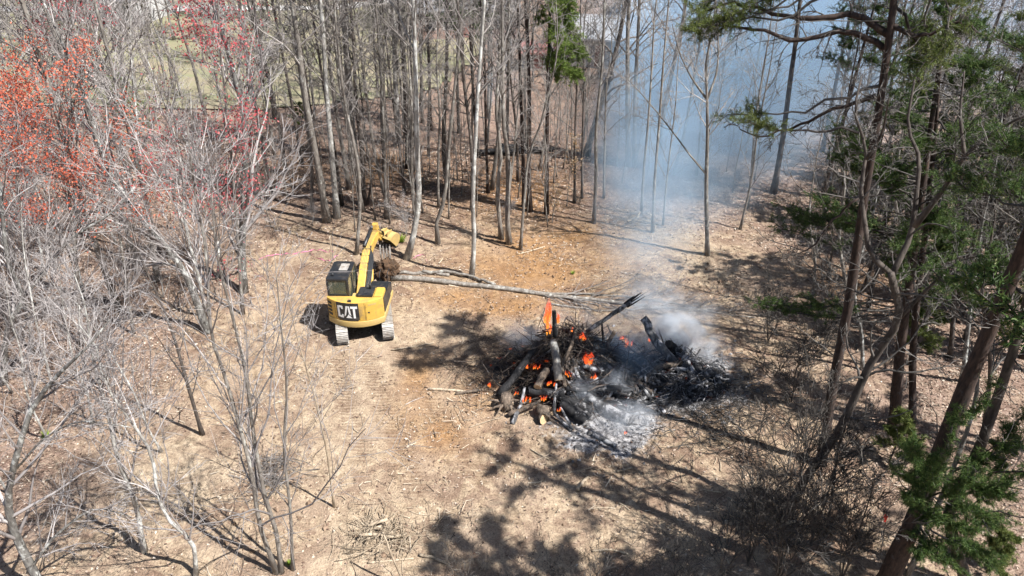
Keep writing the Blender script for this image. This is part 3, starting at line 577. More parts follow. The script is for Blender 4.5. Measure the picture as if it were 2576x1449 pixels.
fill(20, ('V', 2080, 2750, 520, 900), ['crooked'], (.8, 1.15), 'in the shaded woodland among the pines', 'crooked trees among the pines', d=1.3, heads=HEADS)
fill(20, ('V', 1960, 2850, 300, 700), ['tall_dark', 'tall_dark', 'tall'], (.75, 1.1), 'in the shaded woodland behind the pines', 'bare trees behind the pines', d=1.2, heads=HEADS)
fill(14, ('V', 640, 1500, 380, 640), ['shrub', 'pale_shrub'], (.35, .75), 'on the woodland edge', 'low shrubs on the woodland edge', 'shrub', d=.8, heads=dict(HEADS, shrub='low dark twiggy shrub', pale_shrub='low pale twiggy shrub'))
# near shrubs and whips on the pine side
WHIP = [LV(13, .15, .42, .55, .10, .04, 7, 3, .55, .45), LV(6, .2, .45, .65, .12, .02, 5, 3, .55), LV(2, .2, .5, .65, .14, .01, 2, 3, .65)]
def whip(seed, vx, vy, H, label, st=3, r=.03):
    rng = np.random.default_rng(seed); z = np.linspace(0, H, 6); tr_ = np.stack([rng.normal(0, .3)*z/H+np.cumsum(rng.normal(0, .06, 6)), rng.normal(0, .3)*z/H+np.cumsum(rng.normal(0, .06, 6)), z], -1); tr_ -= tr_[0]
    LB = [(np.array([(0, 0, .1), (rng.normal(0, .35), rng.normal(0, .35), H*.35), (rng.normal(0, .9), rng.normal(0, .9), H*rng.uniform(.6, .9))]), r*.7) for _ in range(st)]
    make_tree('whip_sapling', seed, tr_, r, WHIP, M['bark_dark'], M['twig_dark'], loc=gp(vx, vy), rmin=.0085, k=5, limbs=LB, label=label, cat='sapling')
for q, (vx, vy, H, lab, st) in enumerate([(1950, 1475, 6.0, 'tall dark many stemmed whip rooted by the dark brush heap', 4), (1880, 1420, 4.2, 'dark whip bending over the soil beside the dark brush heap', 3), (2040, 1370, 5.2, 'dark whip crossing the foot of the forked grey tree', 3), (2010, 1200, 4.2, 'dark whip standing where the trunk shadows cross', 3), (2110, 1480, 4.6, 'dark whip between the brush heap and the leaning pine', 3), (1990, 1010, 3.6, 'dark whip behind the ash heap under the pine limb', 3), (2060, 900, 3.8, 'dark whip in front of the flat pine boughs', 3), (1930, 860, 2.6, 'short dark whip near the lowest green bough', 3), (1800, 1480, 3.0, 'thin dark whip leaning over bare soil', 1)]):
    whip(450+q, vx, vy, H, lab, st, .02+.003*H)
for q, (vx, vy, s) in enumerate([(1890, 1330, .7), (1850, 1110, .7), (2120, 1400, .9), (1960, 930, .9), (2080, 800, 1.1), (1960, 800, .8)]):
    plant('shrub', rf, gp(vx, vy), s, 'dark bare shrub of fine whippy twigs between the fire and the pines', 'dark shrubs between fire and pines', 'shrub')
for q, (vx, vy, s) in enumerate([(1480, 1560, .9), (1330, 1540, .8), (1620, 1530, .85), (1700, 1470, .75), (1180, 1560, .7)]):
    plant('shrub', rf, gp(vx, vy), s, 'spindly bare whip growing in the shadow on bare soil', 'spindly whips in the shadow', 'shrub')
# ------------------------------------------------------------------ pines
def needles_mesh(rng, Pt, Dr, k, L, w):
    Pt = np.asarray(Pt); Dr = np.asarray(Dr); m = len(Pt)
    c = np.repeat(Pt, k, 0); d = np.repeat(Dr, k, 0)*0.55+rng.standard_normal((m*k, 3))*0.62; d /= np.linalg.norm(d, axis=1)[:, None]
    c = c+rng.normal(0, .02, c.shape)
    u = np.cross(d, rng.standard_normal(d.shape)); u /= np.linalg.norm(u, axis=1)[:, None]
    l = (L*rng.uniform(.6, 1.2, m*k))[:, None]
    V = np.stack([c-u*w, c+u*w, c+d*l], 1).reshape(-1, 3)
    return mesh_np('needle_foliage', V, [np.arange(3*m*k).reshape(-1, 3)], False)
def bough(T, PT, DR, rng, a, b_, r0, spread, ntw, clump=0.45, sag=0.08, seg=9):
    """a limb from a to b_, needle twigs on its outer part"""
    a = np.asarray(a, float); b_ = np.asarray(b_, float); L = np.linalg.norm(b_-a)
    t = np.linspace(0, 1, seg+1)[:, None]; B = a+(b_-a)*t
    B[:, 2] += (-sag*L*np.sin(t*np.pi*0.9)).ravel(); B[1:-1] += rng.normal(0, L*.018, (seg-1, 3))
    R = np.linspace(r0, max(.006, r0*.25), seg+1); T.tube(B, R, 5, cap=False)
    d0 = unit(b_-a); ntw = int(ntw*1.35)
    tt = 1-clump*rng.random(ntw)**.8; f = tt*seg; i0 = np.minimum(f.astype(int), seg-1); p = B[i0]+(B[i0+1]-B[i0])*(f-i0)[:, None]
    d = nrm(d0*.7+rng.standard_normal((ntw, 3))*np.array([.75, .75, .4])+np.array([0, 0, .15])); S = batch_wander(rng, p, d, spread*rng.uniform(.4, 1.1, ntw), 4, .16, .05)
    batch_tubes(T, S[:, ::2], np.tile(np.linspace(.010, .005, 3), (ntw, 1)), 3)
    for j in range(2, 5):
        dj = nrm(S[:, j]-S[:, j-1]); PT.extend(S[:, j]); DR.extend(dj); PT.extend((S[:, j]+S[:, j-1])/2+rng.normal(0, .05, (ntw, 3))); DR.extend(dj)
def dead_limbs(T, rng, P, n, t0, t1, L, r):
    m = len(P)-1
    for q in range(n):
        f = rng.uniform(t0, t1)*m; i0 = min(int(f), m-1); p = P[i0]+(P[i0+1]-P[i0])*(f-i0); az = rng.uniform(0, 6.28)
        B = wander(rng, p, (math.cos(az), math.sin(az), rng.uniform(-.2, .35)), L*rng.uniform(.4, 1.2), 7, .16, .0); R = np.linspace(r*rng.uniform(.5, 1), .006, 8)
        T.tube(B, R, 4, cap=False)
        for _ in range(4):
            i1 = int(rng.integers(2, 7)); S = wander(rng, B[i1], unit(B[i1]-B[i1-1])+rng.normal(0, .6, 3), L*.3*rng.uniform(.4, 1), 4, .22, .0); T.tube(S, np.linspace(R[i1]*.6, .004, 5), 3, cap=False)
def cones(rng, Pt, n):
    T = Tubes(); Pt = np.asarray(Pt)
    for i in rng.integers(0, len(Pt), n):
        p = Pt[i]+rng.normal(0, .06, 3); h = np.array([0, 0, 1.])+rng.normal(0, .5, 3); h = unit(h)*.05
        T.tube([p-h, p-h*.4, p+h*.3, p+h], [.012, .032, .026, .006], 5)
    return T.mesh('cone', False)
def pine(seed, loc, P, r0, boughs, label, ndl='needles', k=11, L=.12, w=.007, dead=10, deadL=1.8, whorls=None, group=None, name='pine_tree', ncone=0, twig='twig_dark', bk='bark_pine', nseg=18, deadr=.03, rtop=.15, limbs=()):
    """boughs: list of (t on trunk, end relative to base, radius, twig spread, number of twigs, clump)"""
    rng = np.random.default_rng(seed); P = smooth(P, nseg); t = np.linspace(0, 1, nseg); R = r0*((1-t)**.85*(1-rtop)+rtop); R[0] *= 1.3; P[0, 2] -= .15
    root = empty(name, loc); tag(root, label, 'tree' if name != 'pine_sapling' else 'sapling', group)
    T = Tubes(); T.tube(P, R, 10, jitter=.06, rng=rng); B = Tubes(); PT, DR = [], []
    for (tb, end, r, sp, ntw, cl) in boughs:
        f = tb*(nseg-1); i0 = min(int(f), nseg-2); a = P[i0]+(P[i0+1]-P[i0])*(f-i0); bough(B, PT, DR, rng, a, end, r, sp, ntw, cl)
    for (LP, lr) in limbs:
        Q = smooth(LP, 14); Q[1:-1] += rng.normal(0, .05, (12, 3)); RR = np.linspace(lr, lr*.28, 14); T.tube(Q, RR, 7, jitter=.06, rng=rng); sprout(B, [], rng, Q, RR, float(np.linalg.norm(Q[-1]-Q[0])), [LV(16, .15, .26, .9, .14, -.05, 7, 3, .34, .2), LV(5, .2, .5, .7, .16, -.07, 4, 3, .6), LV(2, .2, .5, .7, .16, -.06, 2, 3, .7)], 0, .007)
    if whorls:
        t0, n, Lb, ntw = whorls; H = P[-1, 2]
        for q in range(n):
            tb = t0+(1-t0)*(q+rng.random())/n; f = tb*(nseg-1); i0 = min(int(f), nseg-2); a = P[i0]+(P[i0+1]-P[i0])*(f-i0); az = q*2.4+rng.normal(0, .3)
            l = Lb*(1-.75*(tb-t0)/(1-t0))*rng.uniform(.6, 1.2); bough(B, PT, DR, rng, a, a+l*np.array([math.cos(az), math.sin(az), rng.uniform(.05, .45)]), .035*l/2, l*.28, ntw, .65)
    if dead: dead_limbs(B, rng, P, dead, .18, .75, deadL, deadr)
    link('trunk', T.mesh('trunk'), M[bk], root)
    if B.V: link('crown', B.mesh('crown'), M[twig], root)
    if PT: link('needle_foliage', needles_mesh(rng, PT, DR, k, L, w), M[ndl], root)
    if ncone and PT: link('pine_cones', cones(rng, PT, ncone), M['cone'], root, kind='stuff')
    return root
def rel(base, vx, vy, dY): return pxy(vx, vy, base[1]+dY)-base
# tall pine whose long limbs reach out over the smoke
b0, P = vpath([(2065, 1165), (2098, 946), (2127, 802), (2170, 520), (2206, 300), (2235, 100), (2250, -20)], 22)
P[-2] += (1.0, .6, 0); P[-1] += (2.2, 1.3, 0)
bl = []
for (t, vx, vy, dY, r, sp, n, cl) in [(.80, 1900, 25, 1.5, .07, .5, 5, .15), (.745, 1790, 78, 1.0, .06, .55, 8, .2), (.83, 1750, 10, 1.6, .06, .6, 60, .32), (.78, 1735, 60, .8, .05, .55, 46, .3), (.82, 1830, 25, .4, .05, .55, 40, .35),
        (.60, 1830, 280, 1.2, .05, .5, 18, .3), (.55, 1880, 300, .3, .05, .5, 26, .28), (.9, 2420, 40, -1.5, .06, .6, 36, .5), (.86, 2380, 120, -1.0, .05, .6, 34, .5), (.8, 2330, 200, .6, .05, .5, 26, .5), (.7, 2360, 150, 1.0, .05, .5, 30, .5), (.93, 2300, -20, .5, .05, .6, 30, .6)]:
    bl.append((t, rel(b0, vx, vy, dY), r, sp, n, cl))
LM = [(np.array([rel(b0, vx, vy, dY*q) for q, (vx, vy) in enumerate(pl)]), r_) for pl, dY, r_ in [([(2236, 88), (2150, 50), (2060, 42), (1980, 40), (1900, 20), (1840, 8), (1770, 30)], .25, .095), ([(2228, 125), (2170, 95), (2080, 90), (2010, 98), (1950, 90), (1880, 72), (1790, 62)], .16, .085), ([(2203, 240), (2130, 262), (2060, 288), (2000, 322), (1930, 340), (1860, 325)], .2, .06), ([(2160, 500), (2090, 560), (2010, 640), (1930, 650)], .2, .04), ([(2240, 60), (2330, 90), (2400, 60), (2480, 90)], -.3, .07)]]
pine(301, b0, P, rad(b0, 25), bl, 'tall pine with long crooked limbs reaching out over the smoke', 'needles_olive', dead=16, deadL=2.6, whorls=(.76, 24, 3.2, 26), ncone=60, limbs=LM)
# dark pine whose boughs hang across the middle of the pine group
b1, P = vpath([(2246, 1080), (2268, 850), (2300, 620), (2330, 400), (2360, 180)], 15)
bl = [(t, rel(b1, vx, vy, dY), .04, sp, n, .55) for (t, vx, vy, dY, sp, n) in [(.66, 2130, 330, -.6, .42, 60), (.66, 2085, 385, .4, .40, 44), (.60, 2180, 380, -1, .4, 44), (.55, 1985, 520, .6, .42, 56), (.52, 2040, 480, -.5, .4, 40), (.5, 1940, 545, .8, .35, 24), (.5, 2130, 500, 1.0, .42, 36),
      (.55, 2360, 520, -1.2, .5, 60), (.5, 2420, 600, -.6, .5, 60), (.45, 2330, 640, 1.0, .5, 50), (.5, 2290, 560, -1.6, .45, 44), (.58, 2230, 430, 1.0, .45, 44), (.35, 1920, 760, .8, .34, 30), (.33, 1880, 745, .4, .3, 22), (.36, 2010, 740, -.3, .35, 30), (.7, 2440, 330, 1, .5, 36), (.42, 2460, 560, 1.4, .5, 44), (.4, 2230, 640, -1.2, .4, 30), (.42, 2400, 700, .2, .45, 36)]]
bl += [(min(.9, t_+.04), e_+np.array([np.sin(q*3.1)*.8, np.cos(q*2.3)*.8, np.sin(q*1.7)*.5]), .03, sp_, int(n_*.9), .55) for q, (t_, e_, r_, sp_, n_, c_) in enumerate(list(bl))]
pine(302, b1, P, rad(b1, 27), bl, 'dark pine with flat green boughs hanging behind the forked grey tree', 'needles', dead=14, deadL=2.0, whorls=(.72, 10, 2.4, 18), ncone=30, L=.085)
b2, P = vpath([(2295, 1062), (2296, 870), (2325, 600), (2350, 350), (2370, 100)], 17)
pine(303, b2, P, rad(b2, 18), [(.45, rel(b2, 2250, 700, .5), .03, .4, 26, .5)], 'slim dark pine trunk close behind the dark pine', dead=12, whorls=(.56, 34, 3.0, 26), ncone=40)
# big leaning red barked pine at the front and its neighbours
b3, P = vpath([(2205, 1510), (2290, 1330), (2395, 1060), (2480, 850), (2575, 620), (2680, 330)], 17)
bl = [(t, rel(b3, vx, vy, dY), .035, sp, n, .6) for (t, vx, vy, dY, sp, n) in [(.28, 2300, 1090, -1.2, .34, 46), (.25, 2370, 1130, -1.6, .36, 50), (.24, 2290, 1240, -1.0, .34, 46), (.2, 2350, 1290, -.9, .36, 40), (.25, 2460, 1180, -1.4, .36, 44), (.22, 2440, 1330, -.8, .36, 40), (.2, 2520, 1400, -.8, .36, 44), (.3, 2540, 1240, -1.2, .36, 44), (.34, 2430, 1010, -1.0, .26, 16), (.38, 2520, 960, -1, .26, 14), (.3, 2250, 1180, -1.0, .26, 22), (.22, 2330, 1400, -.7, .34, 36), (.2, 2420, 1430, -.8, .34, 36), (.26, 2500, 1300, -.6, .34, 36), (.3, 2560, 1120, -.4, .34, 30), (.24, 2330, 1180, -.5, .32, 30)]]
pine(304, b3, P, rad(b3, 48), bl, 'big leaning red barked pine with bright near needle tufts', 'needles', dead=8, deadL=1.6, whorls=(.7, 14, 3.0, 22), k=13, L=.12, w=.0065, ncone=30)
b4, P = vpath([(2440, 1480), (2400, 1370), (2386, 1300), (2460, 1137), (2510, 993), (2558, 850), (2610, 650)], 15)
bl = [(t, rel(b4, vx, vy, dY), .03, .36, n, .6) for (t, vx, vy, dY, n) in [(.2, 2540, 1300, .3, 40), (.22, 2570, 1180, .6, 44), (.2, 2500, 1420, -.4, 36), (.25, 2600, 1080, .5, 36), (.3, 2620, 980, .3, 36)]]
pine(305, b4, P, rad(b4, 30), bl, 'crooked black barked pine behind the big leaning pine', 'needles', bk='bark_dark', dead=10, whorls=(.6, 14, 2.4, 20), k=13, L=.12, ncone=20)
b5, P = vpath([(2395, 805), (2432, 673), (2470, 520), (2500, 380)], 16)
pine(306, b5, P, rad(b5, 13), [(.5, rel(b5, 2540, 330, .4), .03, .5, 40, .5), (.45, rel(b5, 2560, 420, -.4), .03, .5, 40, .5)], 'thin leaning red brown pine trunk in the shaded woodland', 'needles_olive', dead=8, whorls=(.6, 16, 2.4, 18))
b6, P = vpath([(1374, 538), (1376, 330), (1378, 200), (1382, 60)], 20)
bl = [(t, rel(b6, vx, vy, dY), .05, sp, n, .75) for (t, vx, vy, dY, sp, n) in [(.50, 1450, 190, -.6, .7, 50), (.55, 1465, 140, -.3, .7, 56), (.6, 1455, 90, .3, .7, 56), (.66, 1440, 40, -.5, .7, 50), (.72, 1430, 0, .4, .7, 50), (.5, 1420, 170, -1, .7, 44), (.6, 1410, 110, -1.2, .7, 44), (.7, 1400, 20, -1, .7, 40), (.5, 1395, 200, .8, .6, 30), (.64, 1350, 60, .6, .6, 16)]]
pine(307, b6, P, rad(b6, 11), bl, 'green crowned pine with bare brown trunk beside the smoke', 'needles_fresh', k=12, L=.17, w=.013, dead=12, deadL=1.6)
# young olive pines on the forest floor and the round yellow green bush
def young(seed, vx, vy, H, label, ndl, name='pine_sapling', n=14, group=None):
    b_ = gp(vx, vy); pine(seed, b_, np.array([(0, 0, 0), (.05, .05, H*.5), (0, 0, H)]), .03*H/2, [], label, ndl, k=11, L=.11, w=.009, dead=0, whorls=(.15, n, H*.42, 12), name=name, group=group)
young(311, 2235, 1165, 2.3, 'olive young pine growing between the pine trunks', 'needles_olive', n=18)
young(312, 2290, 900, 3.0, 'olive young pine in the shade behind the dark pine', 'needles_olive', n=18)
young(313, 2480, 1440, 1.8, 'low olive young pine at the foot of the crooked pine', 'needles_olive', n=16)
young(314, 330, 356, 5.0, 'round yellow green evergreen bush below the forked tree', 'needles_fresh', name='evergreen_bush', n=38)
young(315, 2420, 800, 3.2, 'dim young pine beside the thin leaning trunk', 'needles_olive', n=16)
young(316, 760, 330, 2.4, 'small olive evergreen on the far woodland floor', 'needles_olive', n=14)
# pines standing outside the picture behind it to the right: they throw the big shadows on the soil
def generic_pine(seed, H=18, Lb=3.0, t0=.55, n=30):
    r_ = np.random.default_rng(seed); P = np.array([(0, 0, 0), (r_.normal(0, .2), r_.normal(0, .2), H*.5), (r_.normal(0, .4), r_.normal(0, .4), H)])
    return pine(seed, (0, 0, 0), P, .17, [], 'pine', 'needles', k=8, L=.17, w=.015, dead=8, whorls=(t0, n, Lb, 19))
lowpines = [generic_pine(335, 10, 2.6, .12, 30), generic_pine(336, 11, 2.4, .2, 28)]
for g_ in lowpines:
    for ch in g_.children:
        if ch.name.startswith('needle'): ch.data.materials[0] = M['needles_olive']
gpines = [generic_pine(330), generic_pine(331, 18, 2.6, .5), generic_pine(332, 18, 2.8, .62)]
SPOTS = [(x, y, H, 'pine standing among the pines whose shadows cross the soil', 'pines throwing shade over the soil') for (x, y, H) in
         [(9.9, 8.3, 20), (13.4, 7.6, 19), (12.6, 5.0, 20), (22, 17, 18), (24, 22, 18), (18, 11.0, 18), (23, 28, 17), (28, 29, 18)]]
SPOTS += [(x, y, H, 'dark green pine among the bare woodland trees', 'pines among the bare woodland trees') for (x, y, H) in
         [(-14.5, 50, 17), (-2.5, 49, 15), (20, 42, 16), (26, 33, 17), (23, 50, 17), (31, 40, 17), (34, 52, 17), (-6.5, 55, 15)]]
for j, (x, y, H, lab, grp) in enumerate(SPOTS):
    g_ = gpines[j % 3]; loc = (x, y, float(hgt(x, y))); s_ = H/18.0
    if j < 3: g_.location = loc; g_.scale = (s_,)*3; g_.rotation_euler = (0, 0, j*1.3); tag(g_, lab, 'tree', grp)
    else: copy_tree(g_, loc, j*1.7, s_, label=lab, group=grp, category='tree')
for j, (vx, vy, s_) in enumerate([(2450, 650, 1.0), (2570, 560, 1.1), (2340, 520, .9), (2620, 820, .9), (2240, 470, .9), (2500, 470, 1.1), (2200, 640, .75), (2360, 700, .8), (2530, 700, .9), (2120, 560, .7), (2430, 540, .9), (2300, 600, .7), (2570, 900, .8), (2480, 800, .7)]):
    g_ = lowpines[j % 2]; loc = gp(vx, vy); kw = dict(label='low branched green pine in the shaded woodland', group='low branched pines in the shaded woodland')
    if j < 2: g_.location = loc; g_.scale = (s_,)*3; tag(g_, kw['label'], 'tree', kw['group'])
    else: copy_tree(g_, loc, j*1.1, s_, category='tree', **kw)
# forked grey tree in front of the dark pine, and the grey stem beside the leaning pine
key([(1974, 1310), (2022, 1210), (2099, 1100), (2190, 913), (2262, 780), (2250, 730), (2241, 689)], 22, 7.5, [LV(10, .2, .30, .95, .2, .03, 8, 4, .4, .4), LV(6, .15, .44, .85, .26, .04, 5, 3, .5), LV(5, .15, .5, .8, .28, .03, 3, 3, .55)], 'bark_dark', 'twig_mid', 'forked grey tree with twisting branches before the dark pine', 401, name='forked_tree', k=10,
    limbs=[([(2241, 689), (2190, 640), (2175, 560), (2165, 470), (2178, 385), (2150, 270), (2165, 200)], 12), ([(2178, 400), (2215, 340), (2235, 250)], 7), ([(2241, 695), (2290, 590), (2305, 480), (2310, 390), (2285, 330), (2300, 200)], 13), ([(2300, 570), (2370, 480), (2440, 380), (2520, 320), (2600, 280)], 12), ([(2425, 395), (2415, 280), (2425, 180)], 8), ([(2262, 800), (2340, 720), (2430, 650), (2510, 640)], 8), ([(2250, 760), (2180, 745), (2110, 720), (2060, 735)], 6)], rtop=.6)
key([(2282, 1450), (2350, 1290), (2400, 1170), (2460, 960), (2465, 850), (2515, 755), (2560, 600)], 13, 12, OAK[:3], 'bark_lichen', 'twig_mid', 'slim pale grey tree hugging the big leaning pine', 402)
key([(2080, 1340), (2098, 1200), (2108, 1130), (2150, 1010)], 9, 5.5, OAK[:3], 'bark_dark', TD, 'short dark tree with tangled twigs beside the forked grey tree', 403)
key([(2170, 930), (2165, 830), (2150, 760), (2165, 640)], 10, 8.5, OAK[:3], 'bark_lichen', 'twig_mid', 'grey crooked tree tangled in the flat pine boughs', 404)
key([(2420, 960), (2450, 700), (2470, 560), (2500, 430), (2520, 300)], 11, 12, OAK[:3], 'bark_lichen', 'twig_mid', 'pale lichen spotted tree at the end of the flat boughs', 405)
key([(2330, 870), (2330, 620), (2345, 300), (2370, 150)], 11, 14, OAK[:3], 'bark_grey', 'twig_mid', 'upright grey tree with criss crossing twigs among the pines', 406)
OK3 = [LV(16, .22, .36, .95, .2, .05, 8, 4, .5, .35), LV(7, .15, .46, .85, .24, .04, 5, 3, .5), LV(5, .15, .5, .8, .26, .03, 3, 3, .55)]
key([(2120, 880), (2130, 740), (2110, 600), (2125, 450), (2105, 300)], 11, 11.5, OK3, 'bark_grey', 'twig_mid', 'grey tree with wide crooked limbs in front of the tall pine', 407)
key([(2260, 840), (2275, 640), (2250, 470), (2270, 330)], 11, 12, OK3, 'bark_grey', 'twig_mid', 'grey tree whose crooked limbs mesh with the dark pine', 408)
key([(2390, 900), (2400, 700), (2380, 520), (2410, 360)], 12, 12, OK3, 'bark_dark', 'twig_mid', 'dark stemmed tree with pale crooked twigs by the thin leaning pine', 409)
key([(2520, 830), (2530, 640), (2510, 450), (2540, 300)], 12, 12.5, OK3, 'bark_lichen', 'twig_mid', 'pale crooked tree deepest in the pine group', 410)
key([(2040, 780), (2050, 660), (2035, 540), (2050, 420)], 8, 9, OK3, 'bark_grey', 'twig_dark', 'small crooked tree at the outer tips of the flat boughs', 411)
key([(2470, 1120), (2490, 900), (2470, 720), (2500, 560)], 12, 11.5, OK3, 'bark_dark', 'twig_mid', 'dark crooked tree behind the big leaning pine', 412)
# dry leaved beech sprays beside the smoke
rb = np.random.default_rng(8)
for q, (vx, vy, H, lab) in enumerate([(1425, 520, 4.2, 'small beech holding its dry tan leaves at the smoke edge'), (1388, 560, 2.4, 'low beech with a few dry tan leaves under the green pine')]):
    b_ = gp(vx, vy); make_tree('beech_sapling', 420+q, np.array([(0, 0, 0), (.1, 0, H*.5), (.3, .1, H)]), .035, SAPL, M['bark_grey'], M['twig'], loc=b_, blossom=(M['dry_leaf'], .55, 2, .05, .06), label=lab, cat='sapling')
# ------------------------------------------------------------------ excavator
M['yellow'] = plain('yellow_paint', (0.60, 0.375, 0.075), 0.45, var=.06, scale=3, dirt=(0.26, 0.18, 0.10), dirt_amt=.75)
M['yellow_pale'] = plain('yellow_paint_dusty', (0.50, 0.355, 0.13), 0.55, var=.08, scale=4, dirt=(0.36, 0.26, 0.16), dirt_amt=.6)
M['black_paint'] = plain('black_paint', (0.018, 0.02, 0.024), 0.4, var=.2, scale=5, dirt=(0.16, 0.13, 0.10), dirt_amt=.35)
M['rubber'] = plain('rubber', (0.025, 0.027, 0.03), 0.6)
M['steel'] = plain('steel', (0.50, 0.47, 0.43), 0.55, .35, var=.2, scale=8, dirt=(0.24, 0.16, 0.10), dirt_amt=.7)
M['steel_dark'] = plain('steel_dark', (0.06, 0.055, 0.05), 0.6, .3, dirt=(0.2, 0.13, 0.08))
M['chrome'] = plain('chrome', (0.55, 0.56, 0.58), 0.2, .9)
M['white_paint'] = plain('white_paint', (0.82, 0.82, 0.81), 0.45, var=.03)
M['seat'] = plain('seat', (0.10, 0.09, 0.06), .8)
m, nt, b = newmat('cab_glass'); b.inputs['Base Color'].default_value = (0.12, 0.135, 0.10, 1); b.inputs['Roughness'].default_value = .03; b.inputs['Transmission Weight'].default_value = .0; b.inputs['Alpha'].default_value = .5; b.inputs['Coat Weight'].default_value = .3; M['glass'] = m
rear = gp(893, 822, .9)[:2]; HEAD = math.radians(-1.5)             # the house points a little towards the fire
hd = np.array([-math.sin(HEAD), math.cos(HEAD)])
ex0 = rear+hd*1.72
EX = empty('excavator', (ex0[0], ex0[1], float(hgt(*ex0))), HEAD)
tag(EX, 'yellow tracked excavator with black cab and raised boom standing on bare soil', 'excavator')
TRK = math.radians(12.0)-HEAD                                        # the tracks are turned a little the other way
MT = Matrix.Rotation(TRK, 4, 'Z')
def part(name, me, mat, parent=None, smooth=False, **kw):
    o = link(name, me, M[mat], parent or EX, **kw)
    if smooth:
        me.polygons.foreach_set('use_smooth', np.ones(len(me.polygons), bool)); 
        try: me.set_sharp_from_angle(angle=math.radians(35))
        except Exception: pass
    return o
def xform(me, Mx): me.transform(Mx); return me
# tracks
LT, HT = 3.6, .84; Rr = HT/2; ys = LT/2-Rr
def loop_at(s_):                             # point and tangent on the track loop
    per = 4*ys+2*math.pi*Rr; s_ %= per
    if s_ < 2*ys: return (-ys+s_, HT-.0, 0.0)
    s_ -= 2*ys
    if s_ < math.pi*Rr: a = s_/Rr; return (ys+Rr*math.sin(a), Rr+Rr*math.cos(a), -a)
    s_ -= math.pi*Rr
    if s_ < 2*ys: return (ys-s_, 0.0, math.pi)
    s_ -= 2*ys; a = s_/Rr; return (-ys-Rr*math.sin(a), Rr-Rr*math.cos(a), math.pi-a)
per = 4*ys+2*math.pi*Rr; NS = 56
for sx in (-1, 1):
    bm = bmesh.new()
    for q in range(NS):
        yy, zz, an = loop_at(q*per/NS)
        Mx = Matrix.Translation((sx*1.0, yy, zz)) @ Matrix.Rotation(an, 4, 'X')
        for (w, l, h, dy, dz) in ((.50, per/NS*.90, .028, 0, -.01), (.50, .018, .045, -.045, .02), (.50, .018, .04, .03, .018)):
            r = bmesh.ops.create_cube(bm, size=1.0); bmesh.ops.scale(bm, vec=(w, l, h), verts=r['verts']); bmesh.ops.translate(bm, vec=(0, dy, dz), verts=r['verts']); bmesh.ops.transform(bm, matrix=Mx, verts=r['verts'])
    me = bpy.data.meshes.new('track'); bm.to_mesh(me); bm.free()
    tr = part('track', xform(me, MT), 'steel')
    part('track_frame', xform(boxes_mesh('track_frame', [(sx*1.0-.17, sx*1.0+.17, -ys, ys, .22, .62)], .04), MT), 'yellow', tr)
    for ye, nm in ((-ys, 'sprocket'), (ys, 'idler')):
        T = Tubes(); T.tube([(sx*1.0-.16, ye, Rr), (sx*1.0+.16, ye, Rr)], [Rr-.05, Rr-.05], 18); part(nm, xform(T.mesh(nm, False), MT), 'steel_dark', tr)
    for j in range(5):
        T = Tubes(); T.tube([(sx*1.0-.15, -1.0+j*.5, .14), (sx*1.0+.15, -1.0+j*.5, .14)], [.10, .10], 12); part('roller', xform(T.mesh('roller', False), MT), 'steel_dark', tr)
part('carbody', xform(boxes_mesh('carbody', [(-.85, .85, -.6, .6, .36, .74)], .06), MT), 'steel_dark')
T = Tubes(); T.tube([(0, 0, .72), (0, 0, .95)], [.62, .62], 28); part('slew_ring', T.mesh('slew_ring', False), 'steel_dark')
# house: curved rear
HW = 1.24; RB = 1.75
def plan(R, hw, yf, n=22):
    a = math.asin(hw/R); return [(R*math.sin(t), -R*math.cos(t)) for t in np.linspace(-a, a, n)]+[(hw, yf), (-hw, yf)]
def arc_prism(name, R, hw, yf, z0, z1, bevel): return prism_mesh(name, plan(R, hw, yf), z0, z1, 'z', bevel)
part('rear_hood', arc_prism('rear_hood', RB-.02, HW-.015, -1.13, 1.16, 2.14, .035), 'yellow', smooth=True)
part('counterweight', arc_prism('counterweight', RB+.015, HW+.005, -.2, .90, 1.19, .03), 'yellow_pale', smooth=True)
part('deck', boxes_mesh('deck', [(-1.22, 1.22, -1.10, 1.05, .93, 1.16)], .02), 'yellow_pale')
part('engine_cover', boxes_mesh('engine_cover', [(.10, 1.20, -1.125, -.36, 1.165, 2.12)], .03), 'yellow')
part('right_tank', boxes_mesh('right_tank', [(.42, 1.20, -.35, .42, 1.165, 2.02)], .05), 'black_paint')
part('tool_box', boxes_mesh('tool_box', [(.52, 1.18, .43, 1.05, 1.165, 1.62)], .04), 'black_paint')
part('right_side_cover', boxes_mesh('right_side_cover', [(1.203, 1.235, -.98, .40, 1.24, 1.98)], .008), 'black_paint')
hb = part('engine_hood', boxes_mesh('engine_hood', [(.12, .80, -1.24, -.52, 2.145, 2.27)], .035), 'black_paint')
for j in range(3): part('vent_slot', boxes_mesh('vent_slot', [(.19+j*.20, .34+j*.20, -1.12, -.66, 2.272, 2.283)]), 'rubber', hb)
part('shoulder_panel', boxes_mesh('shoulder_panel', [(.84, 1.18, -1.20, -.42, 2.145, 2.19)], .02), 'yellow')
T = Tubes(); T.tube([(.62, -.72, 2.27), (.62, -.72, 2.46), (.62, -.78, 2.52)], [.045, .045, .045], 10); part('exhaust_pipe', T.mesh('exhaust_pipe'), 'steel_dark')
part('mid_cover', boxes_mesh('mid_cover', [(-.20, .09, -1.125, -.62, 1.40, 1.98)], .01), 'yellow_pale')
part('camera_box', boxes_mesh('camera_box', [(-.20, -.06, -1.66, -1.56, 2.145, 2.22)], .012), 'rubber')
